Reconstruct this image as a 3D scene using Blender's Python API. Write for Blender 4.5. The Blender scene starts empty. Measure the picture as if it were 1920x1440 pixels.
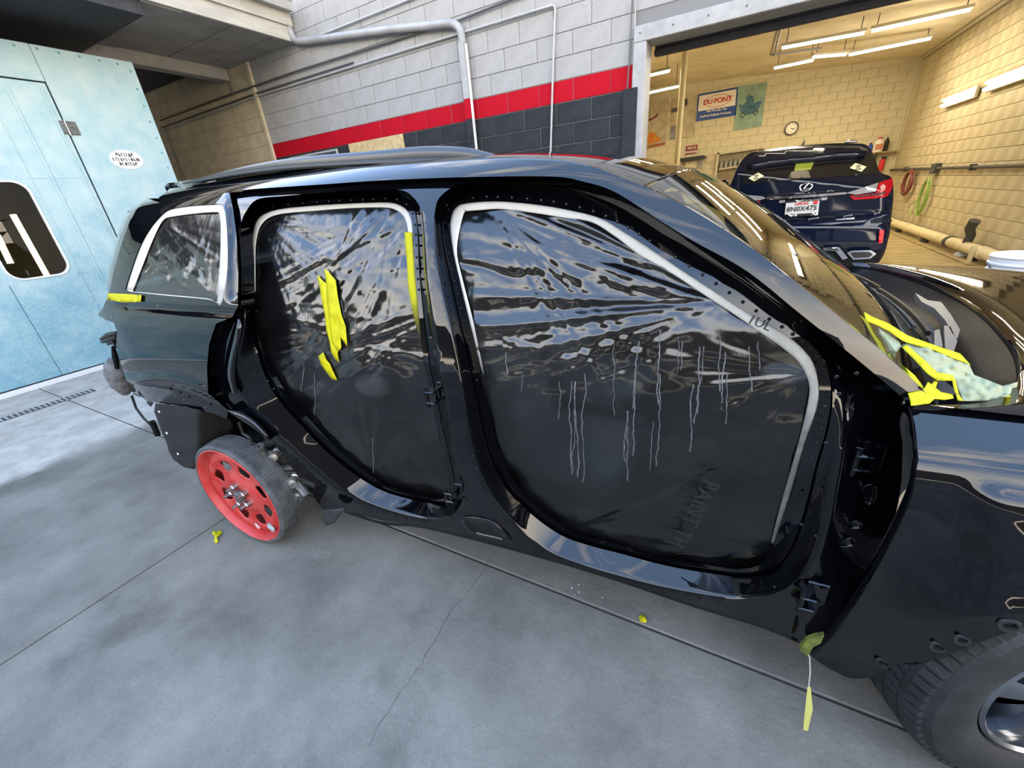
import bpy, bmesh, math, random
import numpy as np
from mathutils import Vector, Matrix
from mathutils.geometry import delaunay_2d_cdt
from mathutils.bvhtree import BVHTree
random.seed(7); rng = np.random.default_rng(7)
SC = bpy.context.scene; COL = SC.collection
# ------------------------------------------------------------------ camera
F = 758.3; H = 1.55; yaw, pit, rol = -0.523288, 0.434197, -0.0883556
cf = np.array([math.sin(yaw)*math.cos(pit), math.cos(yaw)*math.cos(pit), -math.sin(pit)])
r0 = np.cross(cf, [0, 0, 1]); r0 /= np.linalg.norm(r0); u0 = np.cross(r0, cf)
cr = math.cos(rol)*r0+math.sin(rol)*u0; cu = -math.sin(rol)*r0+math.cos(rol)*u0
EYE = np.array([0, 0, H])
cam = bpy.data.cameras.new('camera'); cam.sensor_width = 36; cam.sensor_fit = 'HORIZONTAL'
cam.lens = F*36/1920; cam.clip_start = .02; cam.clip_end = 200
co = bpy.data.objects.new('camera', cam); COL.objects.link(co)
co.matrix_world = Matrix(((cr[0], cu[0], -cf[0], 0), (cr[1], cu[1], -cf[1], 0), (cr[2], cu[2], -cf[2], H), (0, 0, 0, 1)))
SC.camera = co
# ------------------------------------------------------------------ world, exposure
SC.view_settings.view_transform = 'Standard'; SC.view_settings.look = 'None'
SC.view_settings.exposure = 0.9; SC.view_settings.gamma = 1.0; SC.view_settings.use_curve_mapping = False
W = bpy.data.worlds.new('sky'); SC.world = W; W.use_nodes = True
nt = W.node_tree; nt.nodes.clear(); N = nt.nodes.new; L = nt.links.new
out = N('ShaderNodeOutputWorld'); bg = N('ShaderNodeBackground'); tc = N('ShaderNodeTexCoord')
sep = N('ShaderNodeSeparateXYZ'); L(tc.outputs['Generated'], sep.inputs[0])
ramp = N('ShaderNodeValToRGB'); L(sep.outputs['Z'], ramp.inputs[0])
e = ramp.color_ramp.elements
e[0].position = 0.0; e[0].color = (1.05, .90, .72, 1)
e[1].position = 1.0; e[1].color = (.22, .34, .56, 1)
x = e.new(.18); x.color = (1.25, 1.12, .95, 1); x = e.new(.45); x.color = (.66, .72, .80, 1); x = e.new(.65); x.color = (.25, .39, .66, 1)
mp = N('ShaderNodeMapping'); mp.inputs['Scale'].default_value = (1.4, 3.2, 5.0); L(tc.outputs['Generated'], mp.inputs[0])
nz = N('ShaderNodeTexNoise'); nz.inputs['Scale'].default_value = 1.3; nz.inputs['Detail'].default_value = 6; nz.inputs['Roughness'].default_value = .6
L(mp.outputs[0], nz.inputs['Vector'])
cr2 = N('ShaderNodeValToRGB'); cr2.color_ramp.elements[0].position = .55; cr2.color_ramp.elements[1].position = .78
L(nz.outputs[0], cr2.inputs[0])
mx = N('ShaderNodeMixRGB'); mx.inputs['Color2'].default_value = (1.25, 1.10, .95, 1); L(ramp.outputs[0], mx.inputs['Color1']); L(cr2.outputs[0], mx.inputs['Fac'])
L(mx.outputs[0], bg.inputs[0]); bg.inputs[1].default_value = 4.4; L(bg.outputs[0], out.inputs[0])
# ------------------------------------------------------------------ materials
def mat(name, col=(.5, .5, .5), rough=.5, metal=0, ior=1.5, coat=0, emis=None, estr=1, var=0, vscale=8, col2=None, bump=0, bscale=60, alpha=1, vdetail=5, stretch=None, trans=0, bdist=.004, thr=(.35, .65)):
    m = bpy.data.materials.new(name); m.use_nodes = True; t = m.node_tree
    b = t.nodes['Principled BSDF']; I = b.inputs
    I['Base Color'].default_value = (*col, 1); I['Roughness'].default_value = rough; I['Metallic'].default_value = metal
    I['IOR'].default_value = ior; I['Coat Weight'].default_value = coat; I['Alpha'].default_value = alpha; I['Transmission Weight'].default_value = trans
    if emis: I['Emission Color'].default_value = (*emis, 1); I['Emission Strength'].default_value = estr
    if var or col2 or bump:
        g = t.nodes.new('ShaderNodeTexCoord'); mpp = t.nodes.new('ShaderNodeMapping'); t.links.new(g.outputs['Object'], mpp.inputs[0])
        if stretch: mpp.inputs['Scale'].default_value = stretch
        if var or col2:
            n = t.nodes.new('ShaderNodeTexNoise'); n.inputs['Scale'].default_value = vscale; n.inputs['Detail'].default_value = vdetail; n.inputs['Roughness'].default_value = .65
            t.links.new(mpp.outputs[0], n.inputs['Vector'])
            r = t.nodes.new('ShaderNodeValToRGB'); t.links.new(n.outputs[0], r.inputs[0])
            c2 = col2 or tuple(min(1, c*(1+var)) for c in col); c1 = col if col2 else tuple(c*(1-var) for c in col)
            r.color_ramp.elements[0].color = (*c1, 1); r.color_ramp.elements[1].color = (*c2, 1)
            r.color_ramp.elements[0].position = thr[0]; r.color_ramp.elements[1].position = thr[1]
            t.links.new(r.outputs[0], I['Base Color'])
        if bump:
            n = t.nodes.new('ShaderNodeTexNoise'); n.inputs['Scale'].default_value = bscale; n.inputs['Detail'].default_value = 4
            t.links.new(mpp.outputs[0], n.inputs['Vector'])
            bp = t.nodes.new('ShaderNodeBump'); bp.inputs['Strength'].default_value = bump; bp.inputs['Distance'].default_value = bdist
            t.links.new(n.outputs[0], bp.inputs['Height']); t.links.new(bp.outputs[0], I['Normal'])
    return m
M = {}
M['paint'] = mat('black_paint', (.0012, .0014, .0022), .03, ior=1.49)
M['navy'] = mat('navy_paint', (.004, .007, .02), .05, ior=1.5)
M['blackplastic'] = mat('black_plastic', (0.0035, 0.0035, 0.0042), .4, bump=.15, bscale=200)
M['graypl'] = mat('dark_gray_plastic', (.02, .021, .023), .5, var=.3)
M['felt'] = mat('felt', (.0015, .0015, .0018), .95, bump=.4, bscale=300)
M['rubber'] = mat('rubber', (0.0084, 0.0098, 0.0112), .55, var=.5, vscale=14, bump=.35, bscale=90)
M['oldrubber'] = mat('old_rubber', (0.0245, 0.0266, 0.0294), .75, col2=(0.07, 0.0735, 0.077), vscale=18, bump=.4, bscale=60)
M['redwheel'] = mat('red_wheel_paint', (0.35, 0.0154, 0.0126), .5, col2=(0.406, 0.077, 0.063), vscale=9, thr=(.45, .8))
M['steel'] = mat('steel', (.35, .35, .36), .35, metal=1, var=.2)
M['castiron'] = mat('cast_metal', (0.112, 0.112, 0.1155), .6, metal=.6, var=.4, vscale=20, bump=.5, bscale=40)
M['alloy'] = mat('alloy', (.3, .32, .35), .22, metal=1)
M['chrome'] = mat('chrome', (.8, .8, .82), .1, metal=1)
M['rust'] = mat('zinc', (.45, .42, .37), .4, metal=.8, var=.4, vscale=30)
M['yellow'] = mat('yellow_tape', (0.35, 0.3185, 0.0028), .55, var=.12, vscale=25, bump=.5, bscale=70)
M['paper'] = mat('green_paper', (.20, .215, .125), .8, var=.15, vscale=10, bump=.3, bscale=7, bdist=.015)
M['interior'] = mat('interior_cloth', (.02, .02, .022), .8)
M['seat'] = mat('grey_seat', (0.07, 0.07, 0.0735), .55)
M['ltgray'] = mat('light_grey_shell', (0.385, 0.385, 0.399), .5)
M['stripe'] = mat('drip', (0.098, 0.1015, 0.112), .4)
M['white'] = mat('white_plastic', (0.525, 0.532, 0.546), .4)
M['bluebooth'] = mat('blue_booth_paint', (0.168, 0.329, 0.385), .45, col2=(0.329, 0.434, 0.448), vscale=5.0, bump=.25, bscale=35, thr=(.2, .66), vdetail=14)
def booth_stain():
    t = M['bluebooth'].node_tree; b = t.nodes['Principled BSDF']; src = b.inputs['Base Color'].links[0].from_socket
    g = t.nodes.new('ShaderNodeTexCoord'); s = t.nodes.new('ShaderNodeSeparateXYZ'); t.links.new(g.outputs['Object'], s.inputs[0])
    n = t.nodes.new('ShaderNodeTexNoise'); n.inputs['Scale'].default_value = 1.6; n.inputs['Detail'].default_value = 12; n.inputs['Roughness'].default_value = .7; t.links.new(g.outputs['Object'], n.inputs['Vector'])
    a = t.nodes.new('ShaderNodeMath'); a.operation = 'MULTIPLY_ADD'; t.links.new(s.outputs['Z'], a.inputs[0]); a.inputs[1].default_value = -.16; t.links.new(n.outputs[0], a.inputs[2])
    r = t.nodes.new('ShaderNodeMapRange'); r.inputs[1].default_value = .22; r.inputs[2].default_value = .62; t.links.new(a.outputs[0], r.inputs[0])
    m = t.nodes.new('ShaderNodeMixRGB'); m.inputs[2].default_value = (.07, .21, .29, 1); t.links.new(r.outputs[0], m.inputs[0]); t.links.new(src, m.inputs[1]); t.links.new(m.outputs[0], b.inputs['Base Color'])
    n2 = t.nodes.new('ShaderNodeTexNoise'); n2.inputs['Scale'].default_value = 55; t.links.new(g.outputs['Object'], n2.inputs['Vector']); r2 = t.nodes.new('ShaderNodeMapRange'); r2.inputs[1].default_value = .5; r2.inputs[2].default_value = 1.15; t.links.new(n2.outputs[0], r2.inputs[0])
    m2 = t.nodes.new('ShaderNodeMixRGB'); m2.inputs[2].default_value = (.42, .44, .42, 1); t.links.new(r2.outputs[0], m2.inputs[0]); t.links.new(m.outputs[0], m2.inputs[1]); t.links.new(m2.outputs[0], b.inputs['Base Color'])
booth_stain()
M['boothrivet'] = mat('booth_rivet', (.1, .22, .27), .5)
M['whitetrim'] = mat('white_trim', (0.504, 0.511, 0.511), .5)
M['gray'] = mat('grey_block_paint', (0.2485, 0.245, 0.2394), .85, var=.07, vscale=6, bump=.6, bscale=28, bdist=.006)
M['red'] = mat('red_block_paint', (0.28, 0.00105, 0.0084), .85, var=.06, bump=.5, bscale=28, bdist=.006)
M['char'] = mat('charcoal_block_paint', (0.0182, 0.0203, 0.0231), .8, var=.2, bump=.5, bscale=28, bdist=.006)
M['cream'] = mat('cream_block_paint', (0.385, 0.329, 0.231), .75, var=.12, vscale=5, bump=.6, bscale=28, bdist=.006)
M['mortar'] = mat('mortar', (0.133, 0.133, 0.133), .9)
M['mortarcream'] = mat('cream_mortar', (.46, .38, .23), .9)
M['inblock'] = mat('cream_interior_block', (.60, .52, .34), .7, col2=(.38, .29, .15), vscale=1.3, bump=.5, bscale=20, bdist=.006, thr=(.45, .78), vdetail=9, stretch=(1, 1.3, .5))
M['inback'] = mat('cream_back_wall_block', (.62, .55, .37), .7, var=.06, vscale=2, bump=.4, bscale=20, bdist=.006)
M['ceil'] = mat('cream_ceiling', (.66, .57, .39), .8, var=.12, vscale=2)
M['frame'] = mat('grey_white_frame', (0.294, 0.294, 0.294), .5, col2=(0.175, 0.1785, 0.182), vscale=5, thr=(.4, .8))
M['soffit'] = mat('grey_soffit', (0.231, 0.217, 0.196), .8, var=.15, vscale=3)
M['darkwood'] = mat('dark_ceiling', (.02, .021, .026), .8, var=.3)
M['fascia'] = mat('cream_fascia', (0.322, 0.308, 0.273), .7, var=.1, vscale=4, stretch=(1, 1, 4))
M['gutter'] = mat('grey_gutter', (0.294, 0.294, 0.287), .5, var=.1)
M['pipe'] = mat('grey_pipe', (0.266, 0.266, 0.259), .5, var=.1)
M['darkpipe'] = mat('dark_pipe', (.06, .055, .05), .6)
M['creampipe'] = mat('cream_pipe', (.72, .62, .38), .5, col2=(.5, .38, .2), vscale=3, thr=(.5, .8))
M['tube'] = mat('fluorescent_tube', (1, 1, 1), .5, emis=(1, .93, .78), estr=9)
M['fixture'] = mat('lamp_fixture', (.5, .45, .33), .5)
M['wood'] = mat('plywood', (0.434, 0.329, 0.175), .8, col2=(0.294, 0.21, 0.098), vscale=14)
M['black'] = mat('black', (.01, .01, .01), .5)
M['opposite'] = mat('opposite_building', (.035, .035, .037), .9)
def glassmat(name, tint, f0=1.5, rough=0.0):
    m = bpy.data.materials.new(name); m.use_nodes = True; t = m.node_tree; t.nodes.clear()
    o = t.nodes.new('ShaderNodeOutputMaterial'); tr = t.nodes.new('ShaderNodeBsdfTransparent'); tr.inputs[0].default_value = (*tint, 1)
    g = t.nodes.new('ShaderNodeBsdfGlossy'); g.inputs['Roughness'].default_value = rough; g.inputs[0].default_value = (1, 1, 1, 1)
    fr = t.nodes.new('ShaderNodeFresnel'); fr.inputs[0].default_value = f0
    mm = t.nodes.new('ShaderNodeMixShader'); t.links.new(fr.outputs[0], mm.inputs[0]); t.links.new(tr.outputs[0], mm.inputs[1]); t.links.new(g.outputs[0], mm.inputs[2])
    t.links.new(mm.outputs[0], o.inputs[0]); return m, t, mm, o, g, fr
M['glass'] = glassmat('windscreen_glass', (.55, .68, .60), 1.75)[0]
M['darkglass'] = glassmat('tinted_glass', (.06, .06, .06), 1.55)[0]
M['boothglass'] = mat('booth_window_glass', (.20, .18, .12), .08, ior=1.5)
def film():
    m, t, mm, o, g, fr = glassmat('masking_film', (.42, .42, .44), 1.62, .15)
    rf = t.nodes.new('ShaderNodeBsdfRefraction'); rf.inputs['Color'].default_value = (.38, .38, .40, 1); rf.inputs['Roughness'].default_value = .42; rf.inputs['IOR'].default_value = 1.03
    m3 = t.nodes.new('ShaderNodeMixShader'); m3.inputs[0].default_value = .75; t.links.new(mm.inputs[1].links[0].from_socket, m3.inputs[1]); t.links.new(rf.outputs[0], m3.inputs[2]); t.links.new(m3.outputs[0], mm.inputs[1])
    d = t.nodes.new('ShaderNodeBsdfDiffuse')
    tcn = t.nodes.new('ShaderNodeTexCoord'); n = t.nodes.new('ShaderNodeTexNoise'); n.inputs['Scale'].default_value = 5; n.inputs['Detail'].default_value = 8
    t.links.new(tcn.outputs['Object'], n.inputs['Vector'])
    r = t.nodes.new('ShaderNodeValToRGB'); r.color_ramp.elements[0].color = (.02, .02, .022, 1); r.color_ramp.elements[1].color = (.14, .14, .15, 1)
    r.color_ramp.elements[0].position = .4; r.color_ramp.elements[1].position = .75
    t.links.new(n.outputs[0], r.inputs[0]); t.links.new(r.outputs[0], d.inputs[0])
    m2 = t.nodes.new('ShaderNodeMixShader'); m2.inputs[0].default_value = .04
    t.links.new(mm.outputs[0], m2.inputs[1]); t.links.new(d.outputs[0], m2.inputs[2]); t.links.new(m2.outputs[0], o.inputs[0])
    n2 = t.nodes.new('ShaderNodeTexNoise'); n2.inputs['Scale'].default_value = 30; n2.inputs['Detail'].default_value = 5
    mp2 = t.nodes.new('ShaderNodeMapping'); mp2.inputs['Scale'].default_value = (1.6, 1, .55); t.links.new(tcn.outputs['Object'], mp2.inputs[0]); t.links.new(mp2.outputs[0], n2.inputs['Vector'])
    bp = t.nodes.new('ShaderNodeBump'); bp.inputs['Strength'].default_value = .26; bp.inputs['Distance'].default_value = .004
    t.links.new(n2.outputs[0], bp.inputs['Height'])
    for s in (g.inputs['Normal'], fr.inputs['Normal'], d.inputs['Normal']): t.links.new(bp.outputs[0], s)
    return m
M['film'] = film()
def attrmat(name, c1, c2, rough):          # overspray stain: c1 clean, c2 stained, by a colour attribute
    m = mat(name, c1, rough, bump=.4, bscale=60); t = m.node_tree; b = t.nodes['Principled BSDF']
    a = t.nodes.new('ShaderNodeAttribute'); a.attribute_name = 'stain'
    n = t.nodes.new('ShaderNodeTexNoise'); n.inputs['Scale'].default_value = 30; g = t.nodes.new('ShaderNodeTexCoord'); t.links.new(g.outputs['Object'], n.inputs['Vector'])
    ad = t.nodes.new('ShaderNodeMath'); ad.operation = 'MULTIPLY_ADD'; t.links.new(n.outputs[0], ad.inputs[0]); ad.inputs[1].default_value = .5; 
    sb = t.nodes.new('ShaderNodeMath'); sb.operation = 'SUBTRACT'; t.links.new(a.outputs['Fac'], sb.inputs[0]); sb.inputs[1].default_value = .25
    t.links.new(sb.outputs[0], ad.inputs[2]); ad.use_clamp = True
    mxn = t.nodes.new('ShaderNodeMixRGB'); mxn.inputs[1].default_value = (*c1, 1); mxn.inputs[2].default_value = (*c2, 1)
    t.links.new(ad.outputs[0], mxn.inputs[0]); t.links.new(mxn.outputs[0], b.inputs['Base Color']); return m
M['tape'] = attrmat('white_masking_tape', (0.42, 0.399, 0.35), (0.07, 0.07, 0.063), .7)
M['ytape'] = attrmat('yellow_masking_tape', (0.35, 0.3185, 0.0028), (0.021, 0.021, 0.007), .6)
def concrete():
    m = mat('concrete', (.17, .17, .165), .8, bump=.8, bscale=45, bdist=.003); t = m.node_tree; b = t.nodes['Principled BSDF']
    g = t.nodes.new('ShaderNodeTexCoord')
    def noise(sc, det, lo, hi, st=(1, 1, 1)):
        mpn = t.nodes.new('ShaderNodeMapping'); mpn.inputs['Scale'].default_value = st; t.links.new(g.outputs['Object'], mpn.inputs[0])
        n = t.nodes.new('ShaderNodeTexNoise'); n.inputs['Scale'].default_value = sc; n.inputs['Detail'].default_value = det; n.inputs['Roughness'].default_value = .65; t.links.new(mpn.outputs[0], n.inputs['Vector'])
        r = t.nodes.new('ShaderNodeMapRange'); r.inputs[1].default_value = lo; r.inputs[2].default_value = hi; t.links.new(n.outputs[0], r.inputs[0]); return r.outputs[0]
    def mixc(c1, c2, f):
        x = t.nodes.new('ShaderNodeMixRGB'); t.links.new(f, x.inputs[0])
        for i, c in ((1, c1), (2, c2)):
            if isinstance(c, tuple): x.inputs[i].default_value = (*c, 1)
            else: t.links.new(c, x.inputs[i])
        return x.outputs[0]
    a = mixc((0.082, 0.0765, 0.066), (0.182, 0.170, 0.147), noise(1.6, 10, .33, .70))
    a = mixc(a, (0.035, 0.035, 0.0336), noise(140, 2, .5, 1.25)); a = mixc(a, (0.21, 0.21, 0.1995), noise(1.3, 9, .64, .80, (1, 1.6, 1)))
    a = mixc(a, (0.168, 0.168, 0.161), noise(34, 3, .60, .92, (1, 3, 1)))
    a = mixc(a, (0.0525, 0.0504, 0.0476), noise(1.1, 10, .58, .75))
    # pale dry concrete towards the booth
    s = t.nodes.new('ShaderNodeSeparateXYZ'); t.links.new(g.outputs['Object'], s.inputs[0])
    nn = noise(2.2, 6, 0, 1); ad = t.nodes.new('ShaderNodeMath'); ad.operation = 'MULTIPLY_ADD'; t.links.new(nn, ad.inputs[0]); ad.inputs[1].default_value = .5; t.links.new(s.outputs['X'], ad.inputs[2])
    mr = t.nodes.new('ShaderNodeMapRange'); mr.inputs[1].default_value = -4.05; mr.inputs[2].default_value = -4.25; t.links.new(ad.outputs[0], mr.inputs[0])
    a = mixc(a, mixc((0.265, 0.250, 0.222), (0.35, 0.33, 0.295), noise(5, 6, .4, .6)), mr.outputs[0])
    t.links.new(a, b.inputs['Base Color']); return m
M['concrete'] = concrete()
for k_, f_ in (('frame', .82), ('gray', .95)):
    for n_ in M[k_].node_tree.nodes:
        if n_.type == 'VALTORGB':
            for e_ in n_.color_ramp.elements: e_.color = tuple(c*f_ for c in e_.color[:3])+(1,)
M['joint'] = mat('joint_filler', (.035, .033, .03), .9)
M['garfloor'] = mat('wet_garage_floor', (.30, .22, .10), .25, col2=(.50, .40, .21), vscale=2.5, bump=.35, bscale=5, bdist=.02, stretch=(1, 2.5, 1))
M['blackplastic'].node_tree.nodes['Principled BSDF'].inputs['Specular IOR Level'].default_value = .18
for k_ in ('red', 'gray', 'char', 'concrete', 'cream', 'yellow', 'ytape'): M[k_].node_tree.nodes['Principled BSDF'].inputs['Specular IOR Level'].default_value = .15
# ------------------------------------------------------------------ helpers
def mesh(name, V, Fc, m, parent=None, smooth=False, kind=None, edge=None):
    me = bpy.data.meshes.new(name); me.from_pydata([tuple(map(float, v)) for v in V], [], [tuple(int(i) for i in f) for f in Fc]); me.update()
    me.materials.append(M[m] if isinstance(m, str) else m)
    o = bpy.data.objects.new(name, me); COL.objects.link(o)
    if parent: o.parent = parent
    if smooth:
        for p in me.polygons: p.use_smooth = True
        if edge is not None: me.set_sharp_from_angle(angle=math.radians(edge))
    if kind: o['kind'] = kind
    return o
def thing(name, label, cat, loc=(0, 0, 0), group=None, kind=None):
    o = bpy.data.objects.new(name, None); COL.objects.link(o); o.location = loc; o.empty_display_size = .1
    if kind: o['kind'] = kind
    else: o['label'] = label; o['category'] = cat
    if group: o['group'] = group
    return o
def tag(o, label, cat, group=None):
    o['label'] = label; o['category'] = cat
    if group: o['group'] = group
    return o
class MB:
    def __init__(s): s.V = []; s.F = []
    def add(s, V, Fc):
        n = len(s.V); s.V += [tuple(v) for v in V]; s.F += [tuple(i+n for i in f) for f in Fc]; return s
    def box(s, a, b):
        (x0, y0, z0), (x1, y1, z1) = a, b
        V = [(x0, y0, z0), (x1, y0, z0), (x1, y1, z0), (x0, y1, z0), (x0, y0, z1), (x1, y0, z1), (x1, y1, z1), (x0, y1, z1)]
        return s.add(V, [(0, 3, 2, 1), (4, 5, 6, 7), (0, 1, 5, 4), (1, 2, 6, 5), (2, 3, 7, 6), (3, 0, 4, 7)])
    def tube(s, P, r, n=8, cap=True, rx=None):
        P = [np.array(p, float) for p in P]; V = []; Fc = []
        up = np.array([0, 0, 1.]); prev = None
        for i, p in enumerate(P):
            d = P[min(i+1, len(P)-1)]-P[max(i-1, 0)]; d = d/(np.linalg.norm(d)+1e-9)
            if prev is None:
                a = np.cross(d, up if abs(d[2]) < .9 else [1, 0, 0])
            else: a = prev-d*(prev@d)
            a = a/np.linalg.norm(a); prev = a; b = np.cross(d, a)
            rr = r[i] if hasattr(r, '__len__') else r
            for k in range(n):
                t = 2*math.pi*k/n; V.append(p+a*math.cos(t)*rr*(rx or 1)+b*math.sin(t)*rr)
        for i in range(len(P)-1):
            for k in range(n): Fc.append((i*n+k, i*n+(k+1) % n, (i+1)*n+(k+1) % n, (i+1)*n+k))
        if cap: Fc.append(tuple(range(n))[::-1]); Fc.append(tuple(range((len(P)-1)*n, len(P)*n)))
        return s.add(V, Fc)
    def lathe(s, prof, c, ax, n=32, close=False):     # prof: (radius, distance along ax)
        ax = np.array(ax, float); ax /= np.linalg.norm(ax); a = np.cross(ax, [0, 0, 1] if abs(ax[2]) < .9 else [1, 0, 0]); a /= np.linalg.norm(a); b = np.cross(ax, a)
        V = []; Fc = []; c = np.array(c, float)
        for (r, h) in prof:
            for k in range(n):
                t = 2*math.pi*k/n; V.append(c+ax*h+(a*math.cos(t)+b*math.sin(t))*r)
        for i in range(len(prof)-1):
            for k in range(n): Fc.append((i*n+k, i*n+(k+1) % n, (i+1)*n+(k+1) % n, (i+1)*n+k))
        return s.add(V, Fc)
    def build(s, name, m, parent=None, smooth=False, bevel=0, kind=None, edge=35):
        o = mesh(name, s.V, s.F, m, parent, smooth, kind, edge)
        bmm = bmesh.new(); bmm.from_mesh(o.data); bmesh.ops.recalc_face_normals(bmm, faces=bmm.faces)
        if bevel: bmesh.ops.bevel(bmm, geom=bmm.edges[:], offset=bevel, segments=1, affect='EDGES', clamp_overlap=True)
        bmm.to_mesh(o.data); bmm.free(); return o
def cr_spline(P, step, closed=False):
    P = np.array(P, float); n = len(P); out = []
    rg = range(n if closed else n-1)
    for i in rg:
        if closed: a, b, c, d = P[(i-1) % n], P[i], P[(i+1) % n], P[(i+2) % n]
        else: a, b, c, d = P[max(i-1, 0)], P[i], P[i+1], P[min(i+2, n-1)]
        k = max(1, int(round(np.linalg.norm((c-b)[:2])/step)))
        for j in range(k):
            t = j/k; out.append(.5*((2*b)+(c-a)*t+(2*a-5*b+4*c-d)*t*t+(3*b-a-3*c+d)*t**3))
    if not closed: out.append(P[-1])
    return np.array(out)
def crn(P, k, closed=False):           # k samples per control segment
    P = np.array(P, float); n = len(P); out = []
    for i in range(n if closed else n-1):
        if closed: a, b, c, d = P[(i-1) % n], P[i], P[(i+1) % n], P[(i+2) % n]
        else: a, b, c, d = P[max(i-1, 0)], P[i], P[i+1], P[min(i+2, n-1)]
        for j in range(k):
            t = j/k; out.append(.5*((2*b)+(c-a)*t+(2*a-5*b+4*c-d)*t*t+(3*b-a-3*c+d)*t**3))
    if not closed: out.append(P[-1])
    return np.array(out)
# viewing geometry used to survey the place from the photograph
def rays(P):
    P = np.atleast_2d(np.array(P, float)); return cf+np.outer((P[:, 0]-960)/F, cr)-np.outer((P[:, 1]-720)/F, cu)
def on(px, py, ax, v): d = rays((px, py))[0]; return EYE+d*(v-EYE[ax])/d[ax]
def proj(P):
    q = np.atleast_2d(P)-EYE; z = q@cf; return np.stack([960+F*(q@cr)/z, 720-F*(q@cu)/z], 1)
# ------------------------------------------------------------------ car body surface
CA = math.radians(4.5); UD = np.array([math.cos(CA), math.sin(CA), 0]); VD = np.array([-math.sin(CA), math.cos(CA), 0]); OC = np.array([0, .986, 0])
VC = .90                                     # centre plane of the car
BZ = ([0, .25, .35, .5, .7, .9, 1.05, 1.2, 1.35, 1.5, 1.6, 1.65, 1.68, 1.72, 1.8], [.02, 0, -.02, -.05, -.085, -.1, -.1, -.075, -.015, .065, .135, .185, .24, .34, .7])
FZ = ([0, .3, .45, .6, .8, .93, .985, 1.01, 1.03, 1.08, 1.13, 1.2], [0, -.02, -.05, -.08, -.105, -.112, -.108, -.10, -.085, .0, .09, .3])
zz = np.linspace(0, 2, 801)
def smooth_tab(T, w):
    y = np.interp(zz, T[0], T[1]); k = np.ones(w)/w; y2 = np.convolve(np.pad(y, w//2, 'edge'), k, 'same')[w//2:w//2+801]; return y2
BT = smooth_tab(BZ, 41); FT = smooth_tab(FZ, 9)
def surf(kind, u, z):
    if kind == 'p': return np.zeros_like(z)-.085
    v = np.interp(z, zz, BT if kind == 'b' else FT)
    if kind == 'b': v = v+.25*np.clip(-2.35-u, 0, 1)**2
    else: v = v+.05*np.clip(u-.2, 0, 2)**2
    return v
def S(P, d=0., kind='b'):
    R = rays(P); n = len(R); d = np.broadcast_to(np.asarray(d, float), (n,))
    def g(t):
        p = EYE+R*t[:, None]; q = p-OC; return q@VD-surf(kind, q@UD, p[:, 2])-d
    lo = np.full(n, .3); hi = np.full(n, .3); done = np.zeros(n, bool)
    for s in np.geomspace(.3, 9, 160)[1:]:
        gg = g(np.full(n, s)); new = (~done) & (gg > 0); hi[new] = s; done |= new; lo[~done] = s
    hi[~done] = 9
    for _ in range(30):
        m = (lo+hi)/2; pos = g(m) > 0; hi = np.where(pos, m, hi); lo = np.where(pos, lo, m)
    return EYE+R*((lo+hi)/2)[:, None]
def uvz(u, v, z): return OC+UD*u+VD*v+np.array([0, 0, z])
def to_uvz(p): q = np.asarray(p)-OC; return np.stack([q@UD, q@VD, np.asarray(p)[..., 2]], -1)
def pnormals(P, dfun, kind='b'):
    P = np.array(P, float); f = lambda Q: S(Q, dfun(Q) if callable(dfun) else dfun, kind); a = f(P); b = f(P+[1.5, 0]); b2 = f(P-[1.5, 0]); c = f(P+[0, 1.5]); c2 = f(P-[0, 1.5])
    n = np.cross(b-b2, c-c2); n /= np.linalg.norm(n, axis=1)[:, None]+1e-12; s = np.sign(((a-EYE)*n).sum(1)); n *= -np.where(s == 0, 1, s)[:, None]; return n
def wfield(P, A, w):
    P = np.asarray(P); out = np.zeros(len(P))
    for i in range(0, len(P), 2000):
        d2 = ((P[i:i+2000, None, :]-A[None])**2).sum(2)+4; k = d2**-1.6; out[i:i+2000] = (k*w).sum(1)/k.sum(1)
    return out
def inside(P, poly):
    x, y = P[:, 0], P[:, 1]; r = np.zeros(len(P), bool); n = len(poly)
    for i in range(n):
        x1, y1 = poly[i]; x2, y2 = poly[(i+1) % n]
        c = ((y1 > y) != (y2 > y)) & (x < (x2-x1)*(y-y1)/(y2-y1+1e-12)+x1); r ^= c
    return r
def near_edge(P, poly, dist):
    r = np.zeros(len(P), bool); poly = np.array(poly)
    for i in range(len(poly)): r |= np.hypot(*(P-poly[i]).T) < dist
    return r
def patch2d(outer, holes=(), g=7):
    outer = np.array(outer); lo = outer.min(0); hi = outer.max(0)
    X, Y = np.meshgrid(np.arange(lo[0], hi[0], g), np.arange(lo[1], hi[1], g)); X[1::2] += g/2
    P = np.stack([X.ravel(), Y.ravel()], 1); k = inside(P, outer) & ~near_edge(P, outer, g*.6)
    for h in holes: k &= ~inside(P, h); k &= ~near_edge(P, h, g*.6)
    P = P[k]; pts = [tuple(p) for p in outer]; ed = [(i, (i+1) % len(outer)) for i in range(len(outer))]
    for h in holes: n = len(pts); pts += [tuple(p) for p in h]; ed += [(n+i, n+(i+1) % len(h)) for i in range(len(h))]
    pts += [tuple(p) for p in P]
    v, _, f, *_ = delaunay_2d_cdt([Vector(p) for p in pts], ed, [], 0, 1e-4)
    v = np.array([tuple(a) for a in v]); fc = []
    cen = np.array([v[list(t)].mean(0) for t in f]); ok = inside(cen, outer)
    for h in holes: ok &= ~inside(cen, h)
    return v, [t for t, o in zip(f, ok) if o]
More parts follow.
